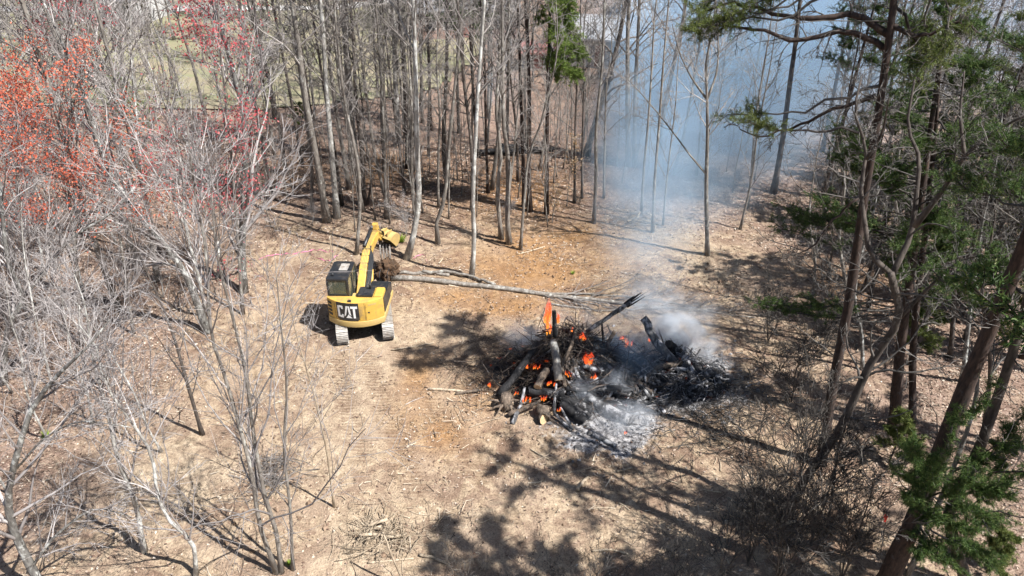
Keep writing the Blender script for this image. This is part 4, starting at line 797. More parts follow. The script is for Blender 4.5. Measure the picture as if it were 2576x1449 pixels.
# panels on the curved rear: (angle, height) patches just proud of the hood
def arc_patch(name, mat, a0, a1, z0, z1, off, parent=None, n=10, thick=.012):
    bm = bmesh.new(); A = np.linspace(a0, a1, n); R0 = RB-.02+off; R1 = R0+thick
    rows = [[bm.verts.new((R*math.sin(a), -R*math.cos(a), z)) for a in A] for (R, z) in ((R1, z0), (R1, z1), (R0-.02, z1), (R0-.02, z0))]
    for r in range(4):
        for j in range(n-1): bm.faces.new((rows[r][j], rows[r][j+1], rows[(r+1) % 4][j+1], rows[(r+1) % 4][j]))
    bm.faces.new([rows[r][0] for r in range(4)]); bm.faces.new([rows[r][-1] for r in range(4)][::-1]); bmesh.ops.recalc_face_normals(bm, faces=bm.faces)
    me = bpy.data.meshes.new(name); bm.to_mesh(me); bm.free(); return part(name, me, mat, parent)
def ang(x): return math.asin(x/RB)
for j in range(4):
    arc_patch('louvre', 'rubber', ang(-1.20), ang(-1.0), 1.32+j*.19, 1.44+j*.19, 0)
arc_patch('panel_seam', 'rubber', ang(-.845), ang(-.835), 1.2, 2.1, 0, n=2, thick=.004)
arc_patch('panel_seam', 'rubber', ang(.50), ang(.51), 1.2, 2.1, 0, n=2, thick=.004)
dl = arc_patch('service_door', 'yellow', ang(.55), ang(1.08), 1.22, 2.06, 0, thick=.014)
arc_patch('door_latch', 'rubber', ang(.63), ang(.70), 1.58, 1.64, .014, dl, n=3)
arc_patch('grab_recess', 'yellow_pale', ang(.66), ang(.98), 1.94, 2.02, .014, dl, n=4, thick=.006)
# black badge with white letters
s0, s1, z0, z1 = -.74, .26, 1.23, 2.125
bd = arc_patch('badge', 'black_paint', ang(s0), ang(s1), z0+.06, z1, .004, n=14)
arc_patch('badge_edge', 'black_paint', ang(s0+.06), ang(s1-.06), z0, z0+.06, .004, bd, n=14)
def glyph(name, polys):
    bm = bmesh.new(); R = RB-.02+.004+.012
    for poly in polys:
        for off in (0.006,):
            vsx = []
            for (u, v) in poly:
                x = s0+.06+u*(s1-s0-.12); a = ang(x); vsx.append(bm.verts.new(((R+off)*math.sin(a), -(R+off)*math.cos(a), z0+.15+v*.60)))
            bm.faces.new(vsx)
    r = bmesh.ops.triangulate(bm, faces=bm.faces[:]); bmesh.ops.recalc_face_normals(bm, faces=bm.faces)
    for f in bm.faces:
        if f.normal.y > 0: f.normal_flip()
    ex = bmesh.ops.extrude_face_region(bm, geom=bm.faces[:]); bmesh.ops.translate(bm, vec=(0, .012, 0), verts=[g for g in ex['geom'] if isinstance(g, bmesh.types.BMVert)])
    me = bpy.data.meshes.new(name); bm.to_mesh(me); bm.free(); return part(name, me, 'white_paint', bd)
def qd(u0, u1, v0, v1): return [(u0, v0), (u1, v0), (u1, v1), (u0, v1)]
glyph('letter_c', [qd(-.01, .095, .03, .97), qd(.0951, .27, 0, .17), qd(.0951, .27, .83, 1.0), qd(.19, .27, .1701, .27), qd(.19, .27, .73, .8299)])
glyph('letter_a', [[(.315, .10), (.41, .26), (.525, 1.0), (.435, 1.0)], [(.525, 1.0), (.56, .36), (.665, .20), (.61, 1.0)]])
glyph('letter_t', [qd(.665, 1.0, .81, 1.0), qd(.78, .885, .0, .8099)])
glyph('letter_mark', [[(.40, 0), (.535, .30), (.71, 0)]])
# cab
cx0, cx1, cy0, cy1, cz0, cz1 = -1.20, -.24, -1.10, .52, 1.17, 2.92
cab = part('cab', boxes_mesh('cab', [(cx0, cx1, cy0, cy1, cz0, cz0+.55)], .02), 'black_paint')
for (x, y) in ((cx0, cy0), (cx1, cy0), (cx0, cy1), (cx1, cy1), (cx0, -.28), (cx1, -.28)):
    xx = x+(.045 if x == cx0 else -.045); yy = y+(.05 if y == cy0 else (-.05 if y == cy1 else 0))
    part('pillar', boxes_mesh('pillar', [(xx-.045, xx+.045, yy-.05, yy+.05, cz0+.551, cz1-.07)], .012), 'black_paint', cab)
part('roof', prism_mesh('roof', [(cx0, cy0+.06), (cx0+.06, cy0), (cx1-.06, cy0), (cx1, cy0+.06), (cx1, cy1-.10), (cx1-.10, cy1), (cx0+.10, cy1), (cx0, cy1-.10)], cz1-.069, cz1+.05, 'z', .03), 'black_paint', cab)
part('roof_hatch', boxes_mesh('roof_hatch', [(cx0+.40, cx1-.18, -.35, .25, cz1+.051, cz1+.075)], .008), 'steel', cab)
part('rear_window', boxes_mesh('rear_window', [(cx0+.091, cx1-.091, cy0+.03, cy0+.042, cz0+.56, cz1-.075)]), 'glass', cab)
part('rear_sill', boxes_mesh('rear_sill', [(cx0+.091, cx1-.091, cy0+.005, cy0+.055, cz0+.551, cz0+1.02)], .006), 'black_paint', cab)
part('side_window', boxes_mesh('side_window', [(cx1-.05, cx1-.038, cy0+.101, cy1-.101, cz0+.56, cz1-.075)]), 'glass', cab)
part('side_window', boxes_mesh('side_window', [(cx0+.038, cx0+.05, cy0+.101, cy1-.101, cz0+.56, cz1-.075)]), 'glass', cab)
part('windscreen', boxes_mesh('windscreen', [(cx0+.091, cx1-.091, cy1-.045, cy1-.033, cz0+.56, cz1-.075)]), 'glass', cab)
st = part('operator_seat', boxes_mesh('operator_seat', [(-.98, -.48, -.65, -.15, cz0+.56, cz0+.72), (-.96, -.5, -.73, -.655, cz0+.60, cz0+1.25)], .03), 'seat', cab)
T = Tubes(); T.tube([(cx0-.02, cy1-.15, cz1-.25), (cx0-.22, cy1+.05, cz1-.2), (cx0-.24, cy1+.06, cz1-.35)], [.012]*3, 5); mr = part('mirror_arm', T.mesh('mirror_arm'), 'rubber', cab)
T = Tubes(); T.tube([(cx0+.25, cy0+.30, cz1+.05), (cx0+.25, cy0+.30, cz1+.16)], [.05, .05], 10); part('beacon', T.mesh('beacon'), 'rubber', cab)
# handrails on the right front
T = Tubes()
for xx in (.78, 1.14): T.tube([(xx, .48, 1.62), (xx, .48, 2.35), (xx, 1.0, 2.35), (xx, 1.0, 1.62)], [.016]*4, 5)
part('handrail', T.mesh('handrail'), 'rubber')
# boom
bx = .02
def beam(pts, wid):                          # side profile from a centre line with heights
    P = np.array([(p[0], p[1]) for p in pts]); h = np.array([p[2] for p in pts]); T_ = np.gradient(P, axis=0); T_ /= np.linalg.norm(T_, axis=1)[:, None]; Nn = np.stack([-T_[:, 1], T_[:, 0]], -1)
    return [tuple(p) for p in P+Nn*h[:, None]/2]+[tuple(p) for p in (P-Nn*h[:, None]/2)[::-1]]
BOOM = [(-.45, 1.45, .30), (.2, 1.95, .38), (.85, 2.45, .46), (1.55, 2.93, .50), (2.1, 3.14, .48), (3.0, 3.33, .40), (3.85, 3.42, .30)]
boom = part('boom', prism_mesh('boom', beam(BOOM, 0), bx-.17, bx+.17, 'x', .02), 'yellow')
for (yy, zz) in ((.55, 2.42), (.95, 2.75), (1.35, 3.05), (1.75, 3.27)): part('boom_bracket', boxes_mesh('boom_bracket', [(bx-.20, bx+.20, yy-.03, yy+.03, zz-.10, zz+.04)], .008), 'steel_dark', boom)
part('boom_lamp', boxes_mesh('boom_lamp', [(bx-.30, bx-.172, 1.5, 1.6, 3.0, 3.12)], .02), 'rubber', boom)
def cyl(name, a, b_, ra, rb, parent=None, split=.55):
    a = np.array(a); b_ = np.array(b_); mid = a+(b_-a)*split
    T = Tubes(); T.tube([a, mid], [ra, ra], 12); o = part(name, T.mesh(name), 'yellow' if name != 'stick_cylinder' else 'black_paint', parent)
    T = Tubes(); T.tube([mid-(b_-a)*.02, b_], [rb, rb], 10); part('rod', T.mesh('rod'), 'chrome', o); return o
for sx in (-1, 1): cyl('lift_cylinder', (bx+sx*.27, .65, 1.25), (bx+sx*.25, 1.75, 2.95), .075, .045, boom)
cyl('stick_cylinder', (bx-.10, 1.75, 3.42), (bx-.10, 3.85, 3.92), .09, .05, boom, .80)
hs = np.random.default_rng(4)
for j in range(6):
    xx = bx+.20+.035*j; T = Tubes(); T.tube(smooth([(xx, -.30, 1.8), (xx+.05, .15, 2.12+.05*hs.random()), (xx+.04, .7, 2.55), (xx, 1.3, 2.98), (bx+.16-.05*j*.3, 2.0, 3.36)], 14), [.019]*14, 6); part('hose', T.mesh('hose'), 'rubber', boom)
for j in range(4):
    xx = bx-.10+.07*j; T = Tubes(); T.tube(smooth([(xx, .2, 2.17), (xx, .85, 2.71), (xx, 1.55, 3.22), (xx, 2.1, 3.42), (xx, 3.0, 3.57), (xx+.05, 3.8, 3.62), (xx+.15, 4.05, 3.35)], 18), [.016]*18, 5); part('pipe', T.mesh('pipe'), 'yellow_pale', boom)
# stick, bucket and thumb
stick = part('stick', prism_mesh('stick', [(3.68, 3.95), (3.95, 4.00), (4.22, 3.5), (4.62, 2.30), (4.46, 2.22), (3.85, 3.20), (3.66, 3.7)], bx-.13, bx+.13, 'x', .02), 'yellow')
cyl('bucket_cylinder', (bx, 4.10, 3.80), (bx, 4.92, 2.70), .07, .04, stick)
for j in range(3):
    T = Tubes(); T.tube(smooth([(bx+.15, 3.85, 3.65), (bx+.24+.04*j, 4.2, 3.4), (bx+.20, 4.45, 3.0), (bx+.12, 4.6, 2.6)], 10), [.018]*10, 6); part('hose', T.mesh('hose'), 'rubber', stick)
def settle(o):                               # lower the working arm to the pose of the photograph
    if o.type == 'MESH':
        co = np.empty(len(o.data.vertices)*3, np.float32); o.data.vertices.foreach_get('co', co); co = co.reshape(-1, 3)
        co[:, 2] -= .19*np.clip(co[:, 1], 0, 5)*np.clip((co[:, 2]-1.9)/1.2, 0, 1); o.data.vertices.foreach_set('co', co.ravel()); o.data.update()
    for ch in o.children: settle(ch)
settle(boom); settle(stick)
# the bucket hangs a little to the side, mouth turned back to the machine
BM = Matrix.Translation((bx+.40, 4.72, 1.98)) @ Matrix.Rotation(math.radians(-26), 4, 'Z') @ Matrix.Rotation(math.radians(8), 4, 'Y')
prof = [(.46*math.cos(t), .42*math.sin(t)) for t in np.linspace(math.radians(-70), math.radians(150), 12)]
bm = bmesh.new(); W = .40
outer = [[bm.verts.new((sx*W, y_, z_)) for (y_, z_) in prof] for sx in (-1, 1)]
for j in range(len(prof)-1): bm.faces.new((outer[0][j], outer[1][j], outer[1][j+1], outer[0][j+1]))
for sx in (0, 1): bm.faces.new(outer[sx] if sx else outer[sx][::-1])
bmesh.ops.recalc_face_normals(bm, faces=bm.faces); bmesh.ops.solidify(bm, geom=bm.faces[:], thickness=.03)
me = bpy.data.meshes.new('bucket'); bm.to_mesh(me); bm.free(); bk = part('bucket', xform(me, BM), 'yellow_pale')
part('cutting_edge', xform(boxes_mesh('cutting_edge', [(-.42, .42, .10, .30, -.46, -.41)], .005), BM), 'steel_dark', bk)
for j in range(5): part('tooth', xform(prism_mesh('tooth', [(.02, -.45), (.16, -.40), (.16, -.48)], -.38+j*.17, -.30+j*.17, 'x'), Matrix(BM)), 'steel_dark', bk)
part('bucket_lug', xform(boxes_mesh('bucket_lug', [(-.16, -.12, -.32, .05, .30, .58), (.12, .16, -.32, .05, .30, .58)], .01), BM), 'yellow_pale', bk)
th = part('thumb', boxes_mesh('thumb', [(bx-.02, bx+.52, 4.50, 4.62, 1.55, 1.80)], .02), 'steel_dark')
for j in range(4): part('tine', prism_mesh('tine', [(4.40, 1.72), (4.52, 1.78), (4.50, 1.25), (4.36, 1.02), (4.34, 1.30)], bx-.03+j*.16, bx+.03+j*.16, 'x'), 'steel', th)
part('thumb_arm', boxes_mesh('thumb_arm', [(bx-.06, bx+.10, 4.45, 4.58, 1.76, 2.25)], .02), 'steel_dark', th)
# torn up root ball hanging from the thumb
rr = np.random.default_rng(3)
bm = bmesh.new(); bmesh.ops.create_icosphere(bm, subdivisions=3, radius=.55)
for v in bm.verts:
    n_ = v.co.normalized(); v.co *= 1+.22*math.sin(n_.x*7+1)*math.sin(n_.y*6)+.16*math.sin(n_.z*9+n_.x*5); v.co.z *= 1.0
me = bpy.data.meshes.new('root_ball'); bm.to_mesh(me); bm.free()
c0 = np.array([bx+.30, 4.15, .46])
rw = (Matrix.Translation(EX.location) @ Matrix.Rotation(HEAD, 4, 'Z')) @ Vector(c0)
M['root_soil'] = plain('root_soil', (0.075, 0.042, 0.022), .95, var=.5, scale=6)
RBo = empty('root_ball', (rw.x, rw.y, float(hgt(rw.x, rw.y)))); tag(RBo, 'torn up root ball of dark soil at the butt of the felled trunk', 'root ball')
o = link('soil_clod', me, M['root_soil'], RBo); o.location = (0, 0, .42)
T = Tubes()
for j in range(46):
    d = unit(rr.standard_normal(3)*np.array([1, 1, .8])+np.array([0, 0, .35])); S = wander(rr, d*.4+np.array([0, 0, .45]), d, rr.uniform(.3, .9), 6, .25, 0)
    S[:, 2] = np.maximum(S[:, 2], .03); T.tube(S, np.linspace(.022, .005, 7), 4, cap=False)
link('root', T.mesh('root'), M['log_brown'], RBo)  # roots take a darker bark colour, standing in for shade under the boom
# ------------------------------------------------------------------ burning pile
A0 = gp(1432, 832, 1.9)[:2]; A1 = gp(1715, 905, .7)[:2]
HP = [(A0[0], A0[1], 1.75, 1.35, 1.55), (A0[0]-.9, A0[1]-.3, 1.2, 1.0, .9), (A0[0]+1.3, A0[1]-.6, 1.3, 1.1, 1.0), (A0[0]+2.6, A0[1]-.6, 1.1, 1.0, .7), (A0[0]-1.2, A0[1]-1.0, 1.0, .8, .5), (A1[0], A1[1], 1.0, .9, .62), (A1[0]+.8, A1[1]-.5, .8, .8, .4), (A0[0]+1.8, A0[1]-1.9, 1.3, .7, .28)]
def pile_h(x, y):
    h = np.zeros_like(np.asarray(x, float))
    for (cx, cyy, rx, ry, a) in HP: h = np.maximum(h, a*np.exp(-(((x-cx)/rx)**2+((y-cyy)/ry)**2)))
    return h
def onpile(vx, vy, dz=0.0):
    d = ray(vx, vy)
    for t in np.linspace(20, 40, 900):
        p = d*t; z = CAM_H+p[2]
        if z <= float(hgt(p[0], p[1]))+float(pile_h(p[0], p[1]))+dz: return np.array([p[0], p[1], z])
    return gp(vx, vy, dz)
rp = np.random.default_rng(21)
xs = np.arange(A0[0]-5, A0[0]+8.5, .09); ys2 = np.arange(A0[1]-4.5, A0[1]+3.5, .09); Xp, Yp = np.meshgrid(xs, ys2); hp = pile_h(Xp, Yp)
Zp = hgt(Xp, Yp)+hp-.05+np.where(hp > .04, (rp.standard_normal(hp.shape)*.055+.06*np.sin(Xp*7)*np.sin(Yp*6+1))*np.clip(hp*2.5, 0, 1), -.05)
kx = len(xs); ii = (np.arange(len(ys2)-1)[:, None]*kx+np.arange(kx-1)[None, :]); ok = (hp[:-1, :-1] > .03) & (hp[1:, 1:] > .03); ii = ii[ok]
pme = mesh_np('charred_debris', np.stack([Xp, Yp, Zp], -1).reshape(-1, 3), [np.stack([ii, ii+1, ii+1+kx, ii+kx], -1)])
bm = bmesh.new(); bm.from_mesh(pme); bmesh.ops.delete(bm, geom=[v for v in bm.verts if not v.link_faces], context='VERTS'); bm.to_mesh(pme); bm.free()
m, nt, b = newmat('charred_debris'); co = objco(nt)
n1 = noise(nt, 3.0, 8, .7, co); n2 = noise(nt, 9, 6, .7, co)
c = ramp(nt, n2, [(.35, (.006, .006, .007)), (.55, (.03, .028, .028)), (.66, (.11, .105, .10)), (.78, (.38, .37, .37))])
nt.links.new(c, b.inputs['Base Color']); b.inputs['Roughness'].default_value = .95; bump(nt, b, n2, .8, .1)
nt.links.new(ramp(nt, n2, [(0.4, (.9, .06, .006)), (.7, (1, .30, .04))]), b.inputs['Emission Color'])
nt.links.new(ramp(nt, n1, [(.61, (0, 0, 0)), (.72, (.7,)*3)]), b.inputs['Emission Strength']); M['debris'] = m
tag(link('charred_debris', pme, m), label='heap of black charred debris with glowing embers under the logs', cat='debris', kind='stuff')
# logs
def log_mesh(name, P, r0, r1, rng, k=9, n=9, knob=.07):
    P = smooth(P, n); P[1:-1] += rng.normal(0, r0*.14, (n-2, 3)); R = np.linspace(r0, r1, n)*(1+rng.normal(0, knob, n)); T = Tubes(); T.tube(P, R, k, jitter=knob*.7, rng=rng); return T.mesh(name), P, R
def log(P, r0, r1, mat, label, group=None, name='log', cut=None, cat='log'):
    P = np.asarray(P, float); c = P.mean(0); me, Q, R = log_mesh(name, P-c, r0, r1, rp)
    o = link(name, me, M[mat]); o.location = c; tag(o, label, cat, group)
    if cut:
        for e in cut:
            i0, i1 = (0, 1) if e == 0 else (-1, -2); d = unit(Q[i0]-Q[i1]); T = Tubes(); T.tube([Q[i0]-d*.01, Q[i0]+d*.006], [R[i0]*.93]*2, 12); link('cut_end', T.mesh('cut_end', False), M['wood_cut'], o)
    return o
def CV(cx_, cy_): return 1113+.3384*cx_, 698+.3384*cy_
def at_(cx_, cy_, z=None, r=.1):
    v = CV(cx_, cy_); return gp(*v, z) if z is not None else onpile(*v, r*.9)
# split trunk pointing up out of the pile, with a frayed end
P0 = at_(1060, 410, 1.7); P1 = at_(1400, 180, 3.0)
sp = log([P0, (P0+P1)/2, P1], .08, .10, 'char_ash', 'long charred split trunk jutting up out of the burning pile', name='split_trunk')
cc = np.array(sp.location); dd = unit(P1-P0)
for j in range(7):
    e = rp.normal(0, .065, 3); T = Tubes(); T.tube([P1-cc-dd*.25+e, P1-cc+dd*.15+e*1.35, P1-cc+dd*(.3+.35*rp.random())+e*1.5], [.04, .03, .006], 5); link('splinter', T.mesh('splinter'), M['char'], sp)
log([at_(825, 470, 1.9), at_(845, 620, 1.5), at_(862, 765, 1.0)], .15, .17, 'bark_grey', 'pale barked log with a round cut end leaning on the pile', cut=[1])
log([at_(770, 680, 1.15), at_(705, 815, .85)], .15, .16, 'log_brown', 'short log with a pale cut end below the leaning pale log', cut=[1])
log([at_(1000, 375, 2.1), at_(940, 540, 1.8), at_(895, 630, 1.4), at_(908, 815, .75)], .05, .09, 'log_brown', 'thin bent reddish branch leaning down the pile front')
log([at_(828, 250, 2.9), at_(835, 440, 1.7)], .08, .11, 'char', 'black post like log standing beside the tall flame')
log([at_(1185, 345, 2.0), at_(1190, 420, 1.6), at_(1200, 510, 1.1)], .04, .06, 'char', 'thin black upright stake on the back of the pile')
log([at_(1280, 400, 1.8), at_(1215, 515, 1.1)], .08, .08, 'log_brown', 'brown stub tilted beside the black stake')
log([at_(1490, 300, 1.9), at_(1590, 470, 1.2), at_(1720, 640, .55)], .17, .21, 'char_ash', 'thick charred trunk leaning over the ash heap')
log([at_(1575, 675, .6), at_(1775, 628, .75)], .10, .12, 'log_brown', 'brown log lying across the foot of the thick charred trunk')
log([at_(1805, 515, 1.1), at_(1775, 645, .6)], .05, .07, 'char_ash', 'short ashy branch propped by the brown log')
log([at_(1800, 585, .7), at_(1862, 765, .3)], .15, .18, 'char_ash', 'grey burnt log beside the pale ended log in the ash')
log([at_(1880, 640, .6), at_(1935, 770, .3)], .15, .17, 'char', 'black log with a pale tan cut end in the ash heap', cut=[1])
log([at_(1590, 715, .45), at_(1725, 835, .2)], .13, .15, 'char', 'black log half sunk in pale ash')
log([at_(850, 885, .5), at_(1110, 990, .25)], .15, .18, 'char', 'long black log slanting down the pile foot')
log([at_(1035, 855, .5), at_(1200, 960, .3), at_(1405, 1065, .15)], .15, .24, 'char_ash', 'heavy flat topped burnt log in pale ash')
log([at_(890, 935, .35), at_(1070, 1060, .2)], .22, .27, 'char', 'fat black log with glowing cracks at the pile foot')
log([at_(1190, 585, 1.05), at_(1285, 705, .7)], .08, .10, 'char_ash', 'ash grey board like log behind the orange flame')
log([at_(915, 830, .7), at_(1330, 822, .55)], .11, .13, 'char', 'level black log across the pile front')
log([at_(640, 845, .55), at_(905, 858, .65)], .17, .19, 'char', 'thick black log lying under the two cut ended logs')
log([at_(420, 870, .2), at_(560, 700, .9), at_(705, 480, 1.6)], .15, .13, 'char', 'long black trunk sloping up the dark side of the pile')
log([at_(610, 815, .6), at_(575, 960, .3), at_(520, 1085, .06)], .06, .09, 'char_ash', 'grey branch reaching out to the soil in front')
log([at_(490, 1020, .15), at_(600, 975, .3), at_(725, 915, .45)], .10, .06, 'log_brown', 'curved brown branch beside the rooty stump')
log([at_(745, 965, .35), at_(755, 1050, .2)], .24, .25, 'log_brown', 'fat dark log end facing out of the pile foot', cut=[1])
log([at_(845, 790, .9), at_(835, 890, .6), at_(828, 1010, .2)], .04, .07, 'char_ash', 'white burnt stick hanging down from the pale log')
log([at_(865, 945, .35), at_(965, 1130, .06)], .04, .06, 'char_ash', 'whitened stick lying from pile foot into ash')
log([at_(830, 1010, .2), at_(900, 1080, .1), at_(955, 1140, .05)], .06, .05, 'char_ash', 'second whitened stick beside the ash tongue')
log([at_(1115, 1170, .07), at_(1290, 1255, .07)], .08, .09, 'char_ash', 'grey half burnt log lying alone in the ash tongue')
log([at_(1040, 655, 1.1), at_(1185, 695, .85)], .10, .13, 'char_ash', 'ash coated log below the orange flame')
log([at_(95, 865, .06), at_(180, 850, .08), at_(270, 838, .15)], .05, .06, 'log_brown', 'brown branch poking from the pile onto tan soil')
log([at_(1765, 830, .12), at_(1875, 890, .1)], .12, .13, 'char', 'short black log at the edge of the ash heap')
log([at_(1430, 590, .45), at_(1490, 690, .4)], .33, .36, 'char', 'fat black stump section between the two heaps')
log([at_(1210, 700, .6), at_(1400, 830, .3)], .07, .08, 'char_ash', 'straight grey pole pointing down from the flame')
log([at_(1680, 490, .9), at_(1760, 560, .7)], .20, .2, 'char', 'thick black knotty log on top of the ash heap')
# rooty stump at the foot
S0 = onpile(*CV(465, 950), .1); T = Tubes(); T.tube([(0, 0, -.05), (.02, 0, .25), (.05, .02, .5)], [.33, .24, .22], 10, jitter=.12, rng=rp)
for j in range(9):
    az = j*.75+rp.normal(0, .2); T.tube(wander(rp, (0, 0, .15), (math.cos(az), math.sin(az), .1), .7, 6, .2, -.05), np.linspace(.09, .02, 7), 5, cap=False)
o = link('stump', T.mesh('stump'), M['log_brown']); o.location = S0; tag(o, 'brown rooty stump lying at the foot of the burning pile', 'stump')
# the many other logs, stacked like a tepee
for j in range(170):
    az = rp.uniform(-2.9, 2.9)-math.pi/2; q = rp.random()
    if j < 74: cx_, cy_, rad_ = A0[0]+rp.normal(0, .35), A0[1]+rp.normal(0, .25), rp.uniform(1.2, 2.7)
    elif j >= 104: cx_, cy_, rad_ = A0[0]+rp.uniform(-.6, 3.2), A0[1]-rp.uniform(.6, 2.2), rp.uniform(.5, 1.4)
    else: cx_, cy_, rad_ = A1[0]+rp.normal(-.2, .9), A1[1]+rp.normal(-.5, .8), rp.uniform(.6, 1.7)
    e = np.array([cx_+rad_*math.cos(az), cy_+rad_*.8*math.sin(az)]); s_ = np.array([cx_, cy_])+(e-np.array([cx_, cy_]))*rp.uniform(-.1, .55)+rp.normal(0, .25, 2)
    r_ = rp.choice([.035, .045, .06, .075, .1]); pts = []
    for w_ in (0, .5, 1):
        p = s_+(e-s_)*w_; pts.append((p[0], p[1], float(hgt(p[0], p[1]))+float(pile_h(p[0], p[1]))+r_*1.1+(.18*rp.random() if w_ == 0 else 0)))
    pts[1] = (pts[1][0], pts[1][1], max(pts[1][2], (pts[0][2]+pts[2][2])/2))
    log(pts, r_, r_*rp.uniform(.7, 1.1), (['char', 'char', 'burnt', 'burnt', 'char_ash', 'log_brown'] if j < 74 else ['char', 'char_ash', 'char_ash', 'char_ash', 'burnt', 'char_ash'])[int(rp.integers(6))], 'charred log stacked among others in the burning pile' if j < 74 else 'charred log strewn among others on the ash heap', 'charred logs of the burning pile' if j < 74 else 'charred logs of the ash heap')
# tangle of thin burnt sticks and unburnt brush (uncountable)
def tangle(name, n, fx, mat, label, L=(.5, 1.8), r=(.006, .018), lift=.12, parent=None):
    T = Tubes()
    for j in range(n):
        p = fx(); d = rp.standard_normal(3)*np.array([1, 1, .28]); l = rp.uniform(*L); S = wander(rp, p-unit(d)*l/2, d, l, 5, .14, .0)
        g_ = hgt(S[:, 0], S[:, 1])+pile_h(S[:, 0], S[:, 1])+.02; S[:, 2] = np.maximum(S[:, 2], g_)+rp.random()*lift*.3
        r0 = rp.uniform(*r); T.tube(S, np.linspace(r0, r0*.4, 6), 3, cap=False)
    return tag(link(name, T.mesh(name), M[mat], parent), label=label, cat='twigs', kind='stuff')
def near(c, sx_, sy_, up=.1):
    def f():
        x_ = c[0]+rp.normal(0, sx_); y_ = c[1]+rp.normal(0, sy_); return np.array([x_, y_, float(hgt(x_, y_))+float(pile_h(x_, y_))+abs(rp.normal(0, up))])
    return f
tangle('burnt_twigs', 560, near((A0[0]+.3, A0[1]-.4), 1.5, .9, .18), 'char', 'tangle of thin black burnt twigs over the pile')
tangle('brushwood', 560, near((A0[0]-1.1, A0[1]-.5), 1.5, .9, .12), 'log_brown', 'tangle of brown unburnt brushwood on the dark side of the pile')
tangle('burnt_branches', 240, near((A0[0]+.5, A0[1]-.6), 1.6, .95, .3), 'burnt', 'half burnt brown and black branches heaped over the pile', L=(.7, 2.2), r=(.018, .045))
tangle('ash_heap_branches', 130, near((A1[0]-.3, A1[1]-.7), 1.3, 1.0, .15), 'char_ash', 'half burnt ashy branches strewn over the ash heap', L=(.6, 1.8), r=(.016, .04))
tangle('ashy_twigs', 260, near((A1[0]+.2, A1[1]-.8), 1.4, 1.2, .08), 'char_ash', 'grey ashy twigs strewn over the ash heap')
tangle('scorched_brush', 420, near(gp(1820, 1060)[:2], 1.5, 1.2, .06), 'twig_dark', 'scorched thin brush spread beside the ash', L=(.6, 2.0))
tangle('trampled_brush', 300, near(gp(1230, 900)[:2], 1.3, 1.2, .05), 'log_brown', 'trampled brown brush at the shaded side of the pile', L=(.4, 1.3))
# ash and bark lumps (uncountable)
bm = bmesh.new()
for j in range(380):
    if j % 3 == 0: c0 = gp(rp.normal(1520, 80), rp.normal(1065, 40))
    else: c0 = gp(rp.normal(1690, 95), rp.normal(955, 50))
    r = bmesh.ops.create_icosphere(bm, subdivisions=1, radius=rp.uniform(.02, .09)); Mx = Matrix.Translation((c0[0], c0[1], c0[2]+float(pile_h(c0[0], c0[1]))+.02)) @ Matrix.Diagonal((rp.uniform(.7, 1.5), rp.uniform(.7, 1.5), rp.uniform(.3, .8), 1)); bmesh.ops.transform(bm, matrix=Mx, verts=r['verts'])
    for v in r['verts']: v.co += Vector(rp.normal(0, .02, 3))
me = bpy.data.meshes.new('ash_lumps'); bm.to_mesh(me); bm.free()
M['ash'] = leafmat('ash', [(0, (.05, .048, .048)), (.4, (.16, .155, .155)), (.75, (.30, .29, .29)), (1, (.46, .45, .46))], .95)
tag(link('ash_lumps', me, M['ash']), label='pale grey crumbled ash and burnt lumps beside the pile', cat='ash', kind='stuff')
# flames
m, nt, b = newmat('flame'); nt.nodes.remove(b); em = N(nt, 'ShaderNodeEmission'); tr = N(nt, 'ShaderNodeBsdfTransparent'); mx = N(nt, 'ShaderNodeMixShader')
gen = N(nt, 'ShaderNodeTexCoord'); sepz = N(nt, 'ShaderNodeSeparateXYZ'); nt.links.new(gen.outputs['Generated'], sepz.inputs[0]); nz = noise(nt, 7.5, 5, .7, gen.outputs['Object'])
hz = mathn(nt, 'ADD', sepz.outputs['Z'], mathn(nt, 'MULTIPLY', mathn(nt, 'SUBTRACT', nz, .5), .9))
nt.links.new(ramp(nt, hz, [(.0, (1.0, .40, .05)), (.2, (1.0, .20, .03)), (.5, (.95, .10, .025)), (1, (.80, .06, .025))]), em.inputs[0]); em.inputs[1].default_value = .95
lw = N(nt, 'ShaderNodeLayerWeight', i_Blend=.35); edge = mathn(nt, 'SUBTRACT', 1.0, lw.outputs['Facing'])
al = mathn(nt, 'MULTIPLY', mathn(nt, 'MULTIPLY', ramp(nt, noise(nt, 14, 3, .7, gen.outputs['Object'], .6), [(.36, (.15,)*3), (.58, (1, 1, 1))]), ramp(nt, edge, [(.15, (0, 0, 0)), (.75, (.85,)*3)])), ramp(nt, hz, [(.30, (1, 1, 1)), (.95, (.1,)*3)]))
nt.links.new(al, mx.inputs[0]); nt.links.new(tr.outputs[0], mx.inputs[1]); nt.links.new(em.outputs[0], mx.inputs[2]); nt.links.new(mx.outputs[0], nt.nodes['Material Output'].inputs[0]); M['flame'] = m
